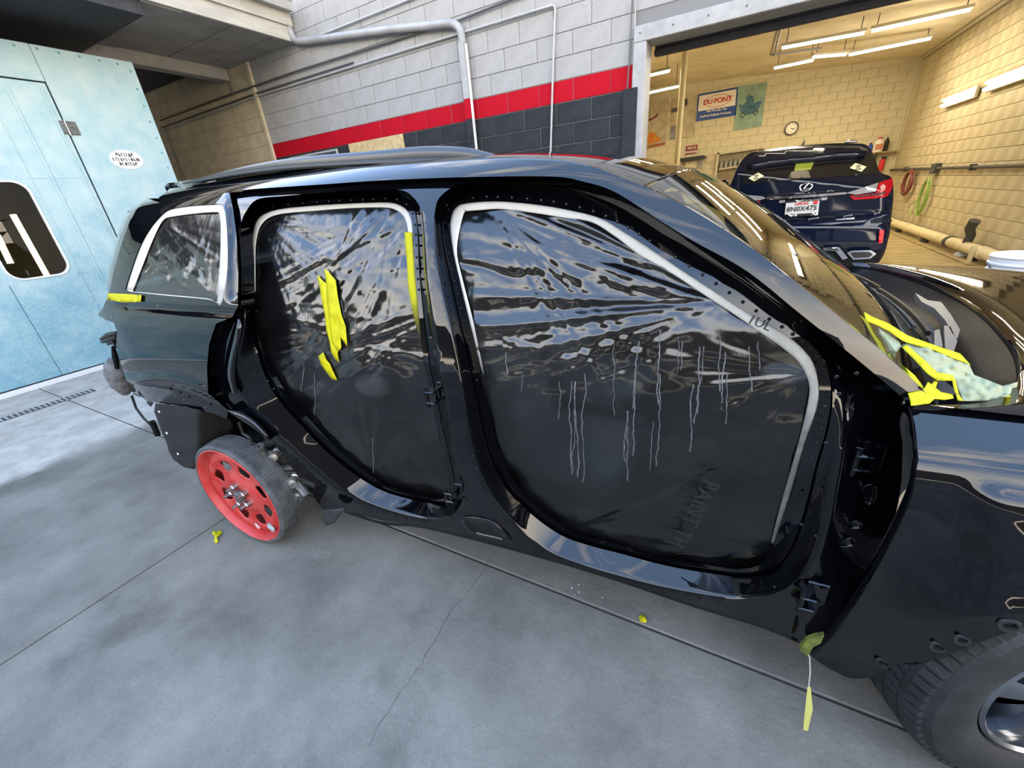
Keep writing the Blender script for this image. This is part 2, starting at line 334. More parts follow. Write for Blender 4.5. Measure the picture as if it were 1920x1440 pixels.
def patch(name, outer, holes, dfun, m, parent, g=7, kind='b', thick=0, smooth=True, closed_sp=True, edge=None):
    o2 = cr_spline(outer, g, True) if closed_sp else lin(outer, g)
    hs = [cr_spline(h, g, True) for h in holes]
    v, f = patch2d(o2, hs, g); d = dfun(v) if callable(dfun) else dfun
    P3 = S(v, d, kind); fc = [t[::-1] for t in f]
    ob = mesh(name, P3, fc, m, parent, smooth)
    if thick: solid(ob, thick)
    return ob
def lin(P, g):
    P = np.array(P, float); out = []
    for i in range(len(P)):
        a, b = P[i], P[(i+1) % len(P)]; k = max(1, int(np.linalg.norm(b-a)/g))
        for j in range(k): out.append(a+(b-a)*j/k)
    return np.array(out)
def solid(o, t, off=1):
    md = o.modifiers.new('thickness', 'SOLIDIFY'); md.thickness = t; md.offset = off; md.use_even_offset = False
def grid(name, R, m, parent, closed=False, smooth=True, edge=None, flip=False):
    R = [np.array(r) for r in R]; n = len(R[0]); V = np.concatenate(R); Fc = []
    for i in range(len(R)-1):
        for k in range(n if closed else n-1):
            a = (i*n+k, i*n+(k+1) % n, (i+1)*n+(k+1) % n, (i+1)*n+k); Fc.append(a[::-1] if flip else a)
    return mesh(name, V, Fc, m, parent, smooth, edge=edge)
exec_parts = []
# ================================================================== SETTING
D = 5.05
def box(name, a, b, m, parent=None, bevel=0, kind=None): return MB().box(a, b).build(name, m, parent, bevel=bevel, kind=kind)
floor = thing('floor', '', '', kind='structure')
box('joint_filler', (-16, -10, -.3), (8, D+.1, -.007), 'joint', floor)
xs = [(-16, -5.955), (-5.955, -2.42), (-2.42, 1.3), (1.3, 4.6), (4.6, 8)]; ys = [(-10, -6.2), (-6.2, -2.6), (-2.6, 1.09), (1.09, D+.0)]
for a, b in xs:
    for c, d in ys: box('slab', (a+.005, c+.005, -.25), (b-.005, d-.005, 0), 'concrete', floor, bevel=.004)
box('garage_slab', (-3.3, D+.006, -.25), (3.6, 16.6, 0.0), 'garfloor', floor)
def crack(P, w, name='crack'):
    P = [on(x, y, 2, .0008) for x, y in P]; q = []
    for i in range(len(P)-1):
        for t in np.linspace(0, 1, 7)[:-1]: q.append(P[i]*(1-t)+P[i+1]*t+np.array([(random.random()-.5)*.012, (random.random()-.5)*.012, 0]))
    q.append(P[-1]); V = []
    for i, p in enumerate(q):
        ww = w*(.3+random.random()); V += [p-[ww, 0, 0], p+[ww, 0, 0]]
    return mesh(name, V, [(2*i, 2*i+1, 2*i+3, 2*i+2) for i in range(len(q)-1)], 'joint', floor)
crack([(928,1035),(905,1075),(850,1140),(790,1245),(735,1320),(690,1400)], .0009)
crack([(60,772),(95,768),(140,752),(180,735)], .003)
for (x, y, r) in ((1072,1102,.004),(1085,1110,.003),(1085,1096,.003),(1078,1115,.002),(1130,1120,.002),(600,985,.002),(610,981,.002)):
    p = on(x, y, 2, .001); tag(MB().lathe([(0, 0), (r, 0), (r*.5, .0015), (0, .002)], p, (0, 0, 1), 8).build('paint_drop', 'white', None, True), 'tiny white paint drop on the concrete below the door sill', 'paint drop', 'white paint drops on the concrete')
dr = thing('trench_drain', 'narrow slotted trench drain in the pale concrete in front of the blue booth', 'drain', (-6.0, .9, 0))
box('drain_frame', (-.09, -.62, -.02), (.045, .42, .001), 'joint', dr)
for i in range(26): box('drain_bar', (-.085, -.60+i*.039, 0), (.04, -.60+i*.039+.02, .004), 'frame', dr)
# ---- block walls
def blockwall(root, pts, dims, mats, cap=300):
    """pts: list of (location, material); dims: mesh size; one shared mesh per material"""
    base = {}
    pts = sorted(pts, key=lambda t: np.linalg.norm(np.array(t[0])-EYE)); rest = []
    for i, (p, m, sc) in enumerate(pts):
        if i >= cap: rest.append((p, m, sc)); continue
        if m not in base:
            o = MB().box(tuple(-x/2 for x in dims), tuple(x/2 for x in dims)).build('block', m, root, bevel=.004); base[m] = o.data; o.name = 'block'
        else: o = bpy.data.objects.new('block', base[m]); COL.objects.link(o); o.parent = root
        o.location = p; o.scale = (sc, 1, 1) if dims[0] > dims[1] else (1, sc, 1)
        o.location = (p[0]+(random.random()-.5)*.002, p[1]+(random.random()-.5)*.002, p[2])
    if rest:
        for m in set(r[1] for r in rest):
            mb = MB()
            for p, mm_, sc in rest:
                if mm_ == m:
                    d = [dims[0]*(sc if dims[0] > dims[1] else 1), dims[1]*(sc if dims[1] > dims[0] else 1), dims[2]]; mb.box(tuple(p[i]-d[i]/2 for i in range(3)), tuple(p[i]+d[i]/2 for i in range(3)))
            mb.build('blocks', m, root, kind='stuff')
CO = .2032
wf_ = thing('wall_front', '', '', kind='structure', loc=(0, 0, 0))
box('mortar_bed', (-12.5, D+.012, 0), (-1.16, D+.2, 6.4), 'mortar', wf_); box('mortar_bed', (-1.16, D+.012, 2.9), (3.4, D+.2, 6.4), 'mortar', wf_); box('mortar_bed', (3.4, D+.012, 0), (9, D+.2, 6.4), 'mortar', wf_)
pts = []
for k in range(31):
    z = (k+.5)*CO
    for i in range(-32, 18):
      for _ in (0,):
        segs = []; x = i*.4064+(.2032 if k % 2 else 0); x0, x1 = x-.2032, x+.2032
        if k*CO < 2.85:
            if x0 > -1.18 and x1 < 3.4: continue
            if x1 > -1.18 and x0 < -1.18: x1 = -1.18
            if x0 < 3.4 and x1 > 3.4: x0 = 3.4
        if x0 < -7.1 < x1: segs = [(x0, -7.1), (-7.1, x1)]
        else: segs = [(x0, x1)]
      for x0, x1 in segs:
        if x1-x0 < .03: continue
        c = ((x0+x1)/2, D+.05, z)
        q = proj([c])[0]
        if not (-200 < q[0] < 2900 and -500 < q[1] < 620) or (np.array(c)-EYE)@cf < .5: continue
        m = 'cream' if x1 <= -7.09 else ('red' if k == 12 else 'char' if k < 12 else 'gray')
        pts.append((c, m, (x1-x0-.005)/.4))
blockwall(wf_, pts, (.4, .09, CO-.005), None)
# left return under the canopy: block pier stands slightly proud
box('pier_edge', (-7.16, D-.03, 0), (-7.1, D+.05, 3.75), 'cream', wf_)
# doorway of the garage
dj = thing('trim_1', '', '', kind='structure')
box('door_jamb', (-1.19, D-.035, 0), (-1.065, D+.24, 2.80), 'frame', dj, .006); box('door_lintel', (-1.19, D-.035, 2.80), (3.5, D+.24, 2.93), 'frame', dj, .006); box('door_jamb', (3.38, D-.035, 0), (3.5, D+.24, 2.80), 'frame', dj, .006)
for i in range(8): MB().lathe([(.008, 0), (.006, .004), (0, .005)], (-1.13+i*.3, D-.036, 2.87), (0, -1, 0), 8).build('bolt', 'darkpipe', dj, True)
box('corner_guard', (-1.27, D-.05, 0), (-1.13, D-.036, 2.44), 'char', dj, .003)
rd = thing('rolled_door', 'dark rolled-up steel door curtain tucked behind the garage lintel', 'garage door', (1, D+.4, 2.75))
MB().lathe([(0, -2.05), (.12, -2.05), (.12, 2.3), (0, 2.3)], (0, .02, .12), (1, 0, 0), 20).build('door_roll', 'darkwood', rd, True)
MB().box((-2.05, -.12, -.02), (2.3, -.06, .04)).build('bottom_rail', 'darkwood', rd, bevel=.01)
# garage interior
wr = thing('wall_right', '', '', kind='structure'); box('mortar_bed', (3.562, D+.2, 0), (3.8, 16.7, 4.6), 'mortarcream', wr)
pts = []
for k in range(20):
    for i in range(-2, 30):
        y = D+.6+i*.4064+(.2032 if k % 2 else 0); c = (3.6, y, (k+.5)*CO); q = proj([c])[0]
        if y < D+.4 or y > 16.62 or not (1640 < q[0] < 2080 and -40 < q[1] < 560): continue
        pts.append((c, 'inblock', .995))
for p in pts: pass
blockwall(wr, [((3.54, c[1], c[2]), m, s) for c, m, s in pts], (.08, .403, CO-.006), None)
wb = thing('wall_back', '', '', kind='structure'); box('mortar_bed', (-3.4, 16.55, 0), (3.7, 16.8, 5.0), 'mortarcream', wb)
pts = []
for k in range(22):
    for i in range(-9, 10):
        x = i*.4064+(.2032 if k % 2 else 0)
        if x > 3.65 or k*CO < .8: continue
        pts.append(((x, 16.53, (k+.5)*CO), 'inback', .995))
blockwall(wb, pts, (.404, .08, CO-.002), None)
box('corner_strip', (3.455, 16.45, 0), (3.6, 16.6, 3.93), 'inback', wb)
box('wall_left', (-3.5, D+.25, 0), (-3.3, 16.6, 5.0), 'inback', kind='structure')
def zc(x): return 3.93+(3.5-x)*.068
mesh('ceiling', [(-3.4, D+.2, zc(-3.4)), (3.6, D+.2, zc(3.6)), (3.6, 16.6, zc(3.6)), (-3.4, 16.6, zc(-3.4)), (-3.4, D+.2, zc(-3.4)+.1), (3.6, D+.2, zc(3.6)+.1), (3.6, 16.6, zc(3.6)+.1), (-3.4, 16.6, zc(-3.4)+.1)], [(0, 1, 2, 3), (7, 6, 5, 4), (0, 4, 5, 1), (1, 5, 6, 2), (2, 6, 7, 3), (3, 7, 4, 0)], 'ceil', kind='structure')
cb = thing('trim_2', '', '', kind='structure'); MB().tube([(3.45, D+.3, 3.9), (3.45, 16.4, 3.9)], .035, 8).build('ceiling_conduit', 'fixture', cb, True)
# ---- canopy on the left
ct = thing('ceiling_canopy', '', '', kind='structure'); ct.name = 'ceiling'
box('soffit_board', (-7.65, 3.2, 3.74), (-5.98, 3.60, 3.80), 'soffit', ct, .004)
box('soffit_back', (-7.65, 3.58, 3.79), (-5.98, D-.01, 3.805), 'black', ct)
for a, b in ((3.61, 4.17), (4.19, 4.71), (4.73, D-.01)): box('soffit_board', (-7.65, a, 3.752), (-5.98, b, 3.80), 'soffit', ct, .004)
box('fascia', (-5.98, -2, 3.75), (-5.93, D-.01, 4.07), 'fascia', ct, .004); box('fascia_cap', (-5.93, -2, 3.92), (-5.90, D-.02, 4.08), 'fascia', ct)
box('beam', (-7.85, 3.2, 3.60), (-7.65, D-.02, 3.80), 'soffit', ct, .01); box('dark_beam', (-14, -2, 3.62), (-5.99, 3.19, 3.95), 'darkwood', ct)
box('roof_deck', (-14, 3.19, 3.86), (-7.7, D-.02, 4.0), 'darkwood', ct); box('roof_deck', (-14, -2, 4.02), (-5.95, D-.02, 4.1), 'darkwood', ct)
box('wall_far_left', (-14.2, -2, 0), (-14, D, 4.0), 'opposite', kind='structure').name = 'wall_left'
g = MB(); P = [(-5.93, y) for y in (-2, D-.04)]
prof = [(0, 0), (.02, -.03), (.10, -.03), (.12, .06), (.135, .07), (.12, .075), (.105, -.015), (.02, -.015)]
gut = grid('roof_gutter', [[(-5.9+a, y, 4.09+b) for a, b in prof] for y in (-2, D-.04)], 'gutter', None, closed=True, smooth=False); tag(gut, 'grey metal roof gutter running along the top of the canopy fascia', 'gutter')
# ---- building opposite, behind the viewer (seen in the reflections)
ob_ = thing('opposite_building', '', '', kind='structure'); ob_.name = 'wall_opposite'
box('wall', (-24, -13, 0), (18, -12, 5.0), 'opposite', ob_); box('parapet', (-24, -13.1, 5.0), (18, -11.9, 5.25), 'opposite', ob_)
# ================================================================== THE CAR BEING PAINTED
car = thing('sport_utility_vehicle', 'glossy black SUV body without doors, windows masked with plastic film, on a red spare wheel', 'car', tuple(uvz(-.8, VC, 0)))
CI = Matrix.Translation(-Vector(uvz(-.8, VC, 0)))
def adopt(o, root, inv):               # geometry is modelled in world space: parent it and cancel the root's offset
    o.parent = root; o.matrix_parent_inverse = inv; return o
def cp(o): return adopt(o, car, CI)
FR = [(862,384,845,380,826,368,0),(895,379,883,367,862,345,0),(942,378,930,365,925,338,0),(1008,384,1000,369,1000,338,0),(1067,394,1060,377,1075,346,0),(1125,409,1125,396,1150,368,0),(1175,438,1180,421,1215,402,0),(1217,465,1237,455,1280,444,0),(1279,507,1300,494,1340,482,0),(1342,548,1362,536,1405,524,0),(1404,588,1425,580,1470,574,0),(1467,623,1482,618,1535,625,0),(1508,657,1525,650,1580,680,0),(1533,694,1550,690,1600,745,.2),(1536,736,1558,740,1598,810,.4),(1529,775,1550,800,1590,870,.5),(1508,837,1530,870,1575,930,.6),(1487,917,1510,950,1558,985,.7),(1467,975,1490,1010,1530,1045,.8),(1450,1025,1470,1048,1495,1088,1),(1425,1058,1440,1073,1455,1112,1),(1385,1067,1395,1079,1404,1122,1),(1342,1062,1342,1073,1350,1121,1),(1250,1046,1250,1057,1240,1102,1),(1160,1021,1160,1033,1150,1080,1),(1112,1008,1105,1019,1092,1062,1),(1067,992,1055,1001,1029,1037,1),(1017,958,1003,965,987,1008,1),(979,921,962,924,950,968,1),(954,887,935,885,918,925,.9),(933,837,915,832,895,880,.7),(921,783,903,780,879,820,.5),(904,715,888,712,869,750,.5),(890,644,874,645,856,680,.5),(877,590,861,590,842,610,.5),(862,527,847,527,826,540,.5),(850,473,835,473,816,480,.5),(844,425,829,425,814,425,.5),(849,398,833,396,816,393,.3)]
RR = [(482,412,472,402,462,395,0),(500,399,490,387,482,374,0),(532,391,528,380,525,368,0),(595,385,595,375,600,362,0),(645,382,650,372,660,358,0),(695,380,705,370,715,355,0),(732,380,738,368,755,357,0),(752,386,760,374,775,370,0),(765,397,775,390,788,390,.3),(772,415,780,410,794,415,.5),(774,440,783,440,797,445,.5),(776,490,785,495,800,500,.5),(780,540,789,545,806,550,.5),(785,590,794,595,814,600,.5),(790,640,800,645,822,660,.5),(797,690,807,695,830,715,.5),(808,736,818,740,840,770,.5),(819,803,830,805,850,840,.5),(831,850,841,850,860,885,.5),(840,891,850,893,868,920,.6),(842,920,853,925,866,950,.8),(834,933,840,945,848,966,1),(805,932,808,941,811,975,1),(770,924,768,933,765,968,1),(726,910,722,919,708,951,1),(691,888,684,898,655,930,1),(653,859,643,868,609,899,1),(618,827,605,835,566,861,1),(583,789,570,797,522,821,1),(551,754,538,762,484,783,1),(528,722,515,730,458,748,1),(510,690,498,694,443,715,1),(498,660,487,662,443,675,1),(491,630,480,632,455,625,.7),(482,595,472,595,459,585,.5),(475,552,465,552,456,540,.5),(471,515,462,515,454,500,.5),(471,465,462,465,452,455,.5),(474,435,464,432,452,420,.4)]
FR = np.array(FR, float); RR = np.array(RR, float)
D0, D1, D2 = .126, .118, .035
def D2f(P):
    P = np.atleast_2d(P); a = np.clip((P[:, 0]-1480)/240, 0, 1); b = np.clip((1250-P[:, 1])/420, 0, 1); return D2+.19*a*a*(3-2*a)*b*b*(3-2*b)
def Pd(P): return .11*np.clip((P[:, 0]-1420)/300, 0, 1)**1.5
def rings(T, nm):
    k = 5; A = crn(T[:, 0:2], k, True); B = crn(T[:, 2:4], k, True); C = crn(T[:, 4:6], k, True); w = np.clip(crn(T[:, 6:7].repeat(2, 1), k, True)[:, 0], 0, 1)
    dw = .008*np.clip((w-.5)*2, 0, 1); D1_ = D1-dw
    rows = [S(A, D0+.01-dw), S(A, D1_), S(A*.5+B*.5, D1_), S(B, D1_), S(B, D1_+.012)]
    ns = 12
    for i in range(1, ns+1):
        s = i/ns
        g = D1+.012-(D1+.012-D2)*(np.clip((s-.72)/.28, 0, 1)**1.0)
        sl = D1_-(D1_-D2)*(s*1.03 if s < .9 else .927+.073*(s-.9)/.1)
        sm = D1-(D1-D2)*(s*s*(3-2*s))
        d = np.where(w < .5, g+(sm-g)*(w/.5), sm+(sl-sm)*((w-.5)/.5)); d = np.full(len(w), D2) if i == ns else d; d = d+(D2f(B*(1-s)+C*s)-D2)*s
        rows.append(S(B*(1-s)+C*s, d))
    return A, B, C, rows, w
FA, FB, FC, frows, fw = rings(FR, 'f'); RA, RB, RC, rrows, rw = rings(RR, 'r')
FRAME = [(440,376),(450,362),(480,350),(600,342),(678,336),(760,332),(876,328),(1034,327),(1074,332),(1153,356),(1232,405),(1300,447),(1400,503),(1500,583),(1600,663),(1712,760),(1765,860),(1770,950),(1710,1090),(1605,1205),(1545,1238),(1508,1204),(1425,1171),(1300,1133),(1133,1077),(967,1029),(800,987),(720,977),(645,957),(610,958),(584,925),(562,897),(535,860),(506,822),(470,790),(440,772),(402,764),(393,745),(391,700),(396,650),(410,612),(434,600),(441,570),(438,500),(438,420)]
oF = cr_spline(FRAME, 7, True)
v2, f2 = patch2d(oF, [FC, RC], 7)
P3 = list(S(v2, D2f(v2))); Fc = [t[::-1] for t in f2]
for rows in (frows, rrows):
    n = len(rows[0])
    for i in range(len(rows)-1):
        a = len(P3); 
        if i == 0: P3 += list(rows[0]); a0 = a
        nx = len(P3); P3 += list(rows[i+1]); pv = nx-n
        for k in range(n): Fc.append((pv+k, pv+(k+1) % n, nx+(k+1) % n, nx+k))
side = cp(mesh('side_frame', P3, Fc, 'paint', None, True, edge=60))
bm_ = bmesh.new(); bm_.from_mesh(side.data); bmesh.ops.remove_doubles(bm_, verts=bm_.verts, dist=.0004); bmesh.ops.recalc_face_normals(bm_, faces=bm_.faces); bm_.to_mesh(side.data); bm_.free()
for p in side.data.polygons: p.use_smooth = True
side.data.set_sharp_from_angle(angle=math.radians(50))
SI = Matrix.Identity(4)
def sub(o, parent):                    # sub-part keeps world coordinates of its modelling
    o.parent = parent; return o
# rivets of the weld flange
rv = MB().lathe([(.0042, 0), (.0042, .0015), (.003, .0032), (0, .004)], (0, 0, 0), -VD, 10).build('rivet', 'paint', side, True)
first = [True]
def rivet(px, d=D1):
    p = S([px], d)[0]
    if first[0]: rv.location = p; first[0] = False; return
    c = rv.copy(); COL.objects.link(c); c.location = p
mid = FA*.35+FB*.65
def along(Lp, i0, i1, step):
    pts = Lp[i0:i1]; acc = 0; out = [pts[0]]
    for a, b in zip(pts[:-1], pts[1:]):
        acc += np.linalg.norm(b-a)
        if acc > step: out.append(b); acc = 0
    return out
for p in along(mid, 5, 92, 19): rivet(p)
for p in along(mid, 160, 193, 22): rivet(p)
mid = RA*.4+RB*.6
for p in along(mid, 8, 62, 18): rivet(p)
for p in ((1568,706),(1573,738),(1545,762),(1605,700),(1548,830),(1503,983),(1530,1005),(888,855),(893,878),(503,714),(514,729),(1452,1100)): rivet(p, D2)
# roof band and A pillar
U = [(298,368),(330,354),(380,345),(430,336),(480,328),(600,317),(757,307),(915,296),(1034,299),(1113,313),(1173,336),(1240,364),(1300,395),(1400,458),(1500,535),(1600,615),(1680,683),(1738,738)]
Lo = [(300,382),(335,375),(380,366),(430,360),(480,354),(600,346),(720,338),(876,332),(1034,331),(1092,340),(1153,360),(1232,410),(1300,452),(1400,508),(1500,588),(1600,668),(1660,718),(1706,758)]
Us, Ls = crn(U, 8), crn(Lo, 8)
rows = [S(Ls, .09+Pd(Ls)), S(Ls, .045+Pd(Ls)), S(Ls, .012+Pd(Ls))]
for i in range(0, 9):
    s = i/8; Q_ = Ls*(1-s)+Us*s; rows.append(S(Q_, 0.004*(1-s)**2+Pd(Q_)))
edgeU = rows[-1]
back = edgeU+VD*.05+np.array([0, 0, -.01]); rows += [edgeU+VD*.01+np.array([0, 0, .002]), back]
cp(grid('roof_side_band', rows, 'paint', None, edge=40))
# far side of the body: a mirrored shell so that the car has its width
def mir(P):
    q = to_uvz(P); return OC+np.outer(q[:, 0], UD)+np.outer(2*VC-q[:, 1], VD)+np.outer(q[:, 2], [0, 0, 1])
cp(grid('far_roof_side_band', [mir(r) for r in rows[2:]], 'paint', None, flip=True))
# roof
nroof = 8*10+5
near = edgeU[:nroof]; far = mir(near)
ruv = []
for s in np.linspace(0, 1, 41):
    bow = 4*s*(1-s); ruv.append(near*(1-s)+far*s+np.outer(np.ones(nroof), [0, 0, 1])*(.04*bow**.8)+np.outer(np.linspace(0, 1, nroof)**6, UD)*.10*bow)
cp(grid('roof', ruv, 'paint', None))
# windscreen
wn = edgeU[nroof-1:]+VD*.012; wn[-1] = uvz(to_uvz(wn[-1])[0]+.03, to_uvz(wn[-1])[1], 1.09)
wf = mir(wn); k = len(wn); tt = np.linspace(0, 1, k)
rows = []
for s in np.linspace(0, 1, 41):
    bow = 1-(2*s-1)**2; rows.append(wn*(1-s)+wf*s+np.outer(.10*(1-tt)+.16*tt, UD)*bow+np.outer((1-tt)**2*.04, [0, 0, 1])*bow**.8)
wind = cp(grid('windscreen', rows, 'glass', None))
fr_rows = [r+UD*.0+np.array([0, 0, -.006]) for r in rows[:2]]
fr = np.array(rows)
cp(grid('roof_header', [[r[-1] for r in ruv], [r[-1]*.5+w[0]*.5+np.array([0, 0, .004]) for r, w in zip(ruv, fr)], [w[0] for w in fr]], 'paint', None))
def wrib(name, a, b, m, off=-.005):   # black ceramic border under the glass
    return sub(grid(name, [q+np.array([0, 0, off]) for q in (a, b)], m, None), wind)
wrib('glass_border', fr[0], fr[1], 'black'); wrib('glass_border', fr[-2], fr[-1], 'black')
wrib('glass_border', fr[:, 0], fr[:, 3], 'black'); wrib('glass_border', fr[:, -5], fr[:, -1], 'black')
# mirror bracket seen through the screen
cp(MB().box((-.03, -.1, -.035), (.03, .1, .035)).build('rear_view_mirror', 'graypl', None, bevel=.01)).matrix_basis = Matrix.Translation(Vector(uvz(-.05, VC, 1.5)))
base = fr[:, -1]
# cowl tray between the windscreen and the bonnet
HE = [(1598,494),(1640,499),(1700,515),(1750,532),(1800,555),(1845,585),(1880,620),(1902,650),(1912,680),(1910,705),(1895,730),(1868,750),(1830,760),(1765,762),(1712,760)]
HS = crn(HE, 6)
hz = 1.115
hedge = np.array([on(p[0], p[1], 2, hz-.02*max(0, (p[1]-700)/60)) for p in HS])[::-1]
nb = len(hedge); bi = np.linspace(0, len(base)-1, nb)
bs = np.array([[np.interp(i, range(len(base)), base[:, c]) for c in range(3)] for i in bi])
rows = []
for s in np.linspace(0, 1, 9):
    rows.append(bs*(1-s)+hedge*s+np.array([0, 0, -1])*(.02+.06*math.sin(math.pi*s)))
cp(grid('cowl_tray', rows, 'blackplastic', None))
rows = [bs+UD*.008+np.array([0, 0, .004]), bs+UD*.03+np.array([0, 0, .0]), bs+UD*.055+np.array([0, 0, -.012]), bs+UD*.07+np.array([0, 0, -.03])]
cp(grid('cowl_strip', [r[14:] for r in rows], 'graypl', None))
for a, b, c in ((.28, .62, .03), (.62, .98, .05)):
    i0, i1 = int(a*nb), int(b*nb)-1
    P = [bs[i]*(1-c*3)+hedge[i]*c*3+np.array([0, 0, .015]) for i in range(i0, i1)]
    w = cp(MB().tube(P, .008, 6).build('wiper_arm', 'blackplastic', None, True))
    sub(MB().tube([p+UD*-.02 for p in P[3:-4]], .005, 5).build('wiper_blade', 'rubber', None, True), w)
# bent trim pieces lying in the tray
for pts, z in (([(1716,549),(1740,563),(1765,566),(1783,590),(1800,618),(1795,636),(1786,625),(1772,600),(1752,578),(1728,566)], 1.10), ([(1752,620),(1762,617),(1768,650),(1752,648)], 1.10), ([(1770,610),(1782,612),(1795,640),(1788,660),(1772,652)], 1.10)):
    o = [on(x, y, 2, z) for x, y in pts]; n = len(o)
    t = cp(mesh('cowl_bracket', o+[p-np.array([0, 0, .02]) for p in o], [tuple(range(n))]+[tuple(range(n, 2*n))[::-1]]+[(i, n+i, n+(i+1) % n, (i+1) % n) for i in range(n)], mat('brown_grey_plastic', (.10, .085, .07), .35) if 'bp' not in M else M['bp'], None)); M['bp'] = t.data.materials[0]
# bonnet
he = hedge; q = to_uvz(he); rows = [he+np.array([0, 0, -.02]), he+np.array([0, 0, .004])]
vn, vf = q[0, 1], q[-1, 1]
endu = 1.75
for s in np.linspace(0, 1, 26)[1:]:
    r = []
    for j in range(nb):
        u0_, v0_, z0_ = q[j]; t = j/(nb-1); tv = vn+(vf-vn)*t
        u1 = endu-.12*(2*t-1)**2; v1 = tv
        s2 = s**.8
        side_drop = .045*abs(2*t-1)**6*min(1, s*6)
        r.append(uvz(u0_+(u1-u0_)*s2, v0_+(v1-v0_)*min(1, s*3), hz+.004+.012*math.sin(min(1, s*3)*math.pi/2)*math.cos((t-.5)*math.pi*.9)**1-.16*s**2.2-side_drop*.3+(z0_-hz)*(1-s)))
    rows.append(np.array(r))
cp(grid('bonnet', rows, 'paint', None))
# front wing (fender)
W0 = [(1705,757),(1740,763),(1790,766),(1850,768),(1920,774),(2000,786),(2100,805)]
W1 = [(1716,800),(1752,806),(1800,812),(1860,820),(1930,832),(2015,850),(2120,880)]
W2 = [(1722,860),(1756,866),(1805,876),(1865,886),(1940,900),(2030,920),(2150,960)]
W2b = [(1720,872),(1752,879),(1800,888),(1862,899),(1938,915),(2030,938),(2150,985)]
W3 = [(1708,935),(1745,945),(1795,955),(1860,970),(1935,990),(2030,1020),(2150,1080)]
W4 = [(1672,1015),(1715,1028),(1775,1045),(1850,1062),(1930,1080),(2025,1110),(2140,1160)]
W5 = [(1622,1105),(1680,1125),(1750,1135),(1830,1138),(1925,1145),(2020,1150),(2120,1165)]
W6 = [(1560,1196),(1622,1206),(1700,1205),(1800,1186),(1910,1163),(2010,1162),(2110,1172)]
W7 = [(1522,1231),(1560,1256),(1618,1272),(1760,1232),(1918,1178),(2010,1172),(2105,1180)]
rw_ = [crn(w, 6) for w in (W0, W1, W2, W2b, W3, W4, W5, W6, W7)]
rws = []
for i in range(len(rw_)-1):
    for s in np.linspace(0, 1, 6)[:-1]:
        a = rw_[i-1] if i > 0 else 2*rw_[0]-rw_[1]; b, c = rw_[i], rw_[i+1]; d = rw_[min(i+2, len(rw_)-1)]
        rws.append(.5*((2*b)+(c-a)*s+(2*a-5*b+4*c-d)*s*s+(3*b-a-3*c+d)*s**3))
rws.append(rw_[-1])
def fd(P):                                  # wheel-arch flare
    ss = lambda t: np.clip(t, 0, 1)**2*(3-2*np.clip(t, 0, 1)); return -.020*ss((P[:, 0]-1785)/100)*ss((P[:, 1]-(889+.17*(P[:, 0]-1800)))/45)-.06*np.clip((P[:, 0]-1640)/160, 0, 1)*np.clip((P[:, 1]-1040)/110, 0, 1)-.02*np.exp(-((P[:, 1]-1040-.15*(P[:, 0]-1900))/55.)**2)*np.clip((P[:, 0]-1720)/200, 0, 1)
G = [S(r, fd(r), 'f') for r in rws]
inner = G[-1]+VD*.05; top = G[0]+VD*.02+np.array([0, 0, -.02])
G = [top]+G+[G[-1]+VD*.006-np.array([0, 0, .002]), inner]
wing = cp(grid('front_wing', G, 'paint', None, edge=60))
re = np.array([g[0] for g in G]); sub(grid('wing_edge', [re, re+VD*.012-UD*.004, re+VD*.06-UD*.004+UD*.02], 'paint', None), wing)
edge_c = to_uvz(np.array([g[-1] for g in G[1:-2]])); ub = edge_c[:, 0]; zt, zb = edge_c[0, 2], edge_c[-1, 2]; cols = []
for k_ in range(25):                        # the wing goes on over the wheel to the nose, beyond the frame
    s = k_/24; col = []
    for j in range(len(edge_c)):
        u = ub[j]+(1.72-ub[j])*s; tj = (edge_c[j, 2]-zb)/(zt-zb); arch = .40+math.sqrt(max(0, .47**2-(u-.93)**2)) if abs(u-.93) < .47 else .36
        zlow = zb*(1-min(1, s*6))+arch*min(1, s*6); ztop = zt-.10*s*s; col.append(uvz(u, edge_c[j, 1]+.32*max(0, (u-1.2)/.52)**2.2, zlow+(ztop-zlow)*tj))
    cols.append(col)
sub(grid('wing_front', cols, 'paint', None), wing)
for (x, y, r) in ((1655,1242,.011),(1758,1212,.010),(1892,1172,.011),(1803,1199,.009)):
    p = S([(x, y)], fd(np.array([(x, y)]))-.001, 'f')[0]
    sub(MB().lathe([(r*1.6, .0), (r*1.5, .004), (r, .004), (r*.9, -.004), (0, -.004)], p, -VD, 16).build('clip_hole', 'black', None, True), wing)
# front bumper closing the nose, out of the frame to the right
nose = []
for s in np.linspace(0, 1, 21):
    c = uvz(endu-.12*(2*s-1)**2-.0, vn+(vf-vn)*s, 0); nose.append([c+np.array([0, 0, z])+UD*du for z, du in ((.97, 0), (.85, .05), (.65, .08), (.5, .07), (.35, .03), (.28, -.02))])
cp(grid('front_bumper', nose, 'paint', None))
# far side panels (seen only through the openings)
fs = []
for z in np.linspace(.3, .98, 8): fs.append([uvz(u, 2*VC-float(surf('b', np.array([u]), np.array([z]))[0]), z) for u in np.linspace(-2.75, 1.5, 20)])
cp(grid('far_side_panel', fs, 'paint', None))
fs = []
for z in np.linspace(.98, 1.5, 4): fs.append([uvz(u, 2*VC-float(surf('b', np.array([u]), np.array([z]))[0])-.03, z) for u in np.linspace(-2.5, .05-(z-.98)*.5, 12)])
cp(grid('far_side_blackout', fs, 'black', None))  # opaque black sheet added across the far openings to darken the cabin
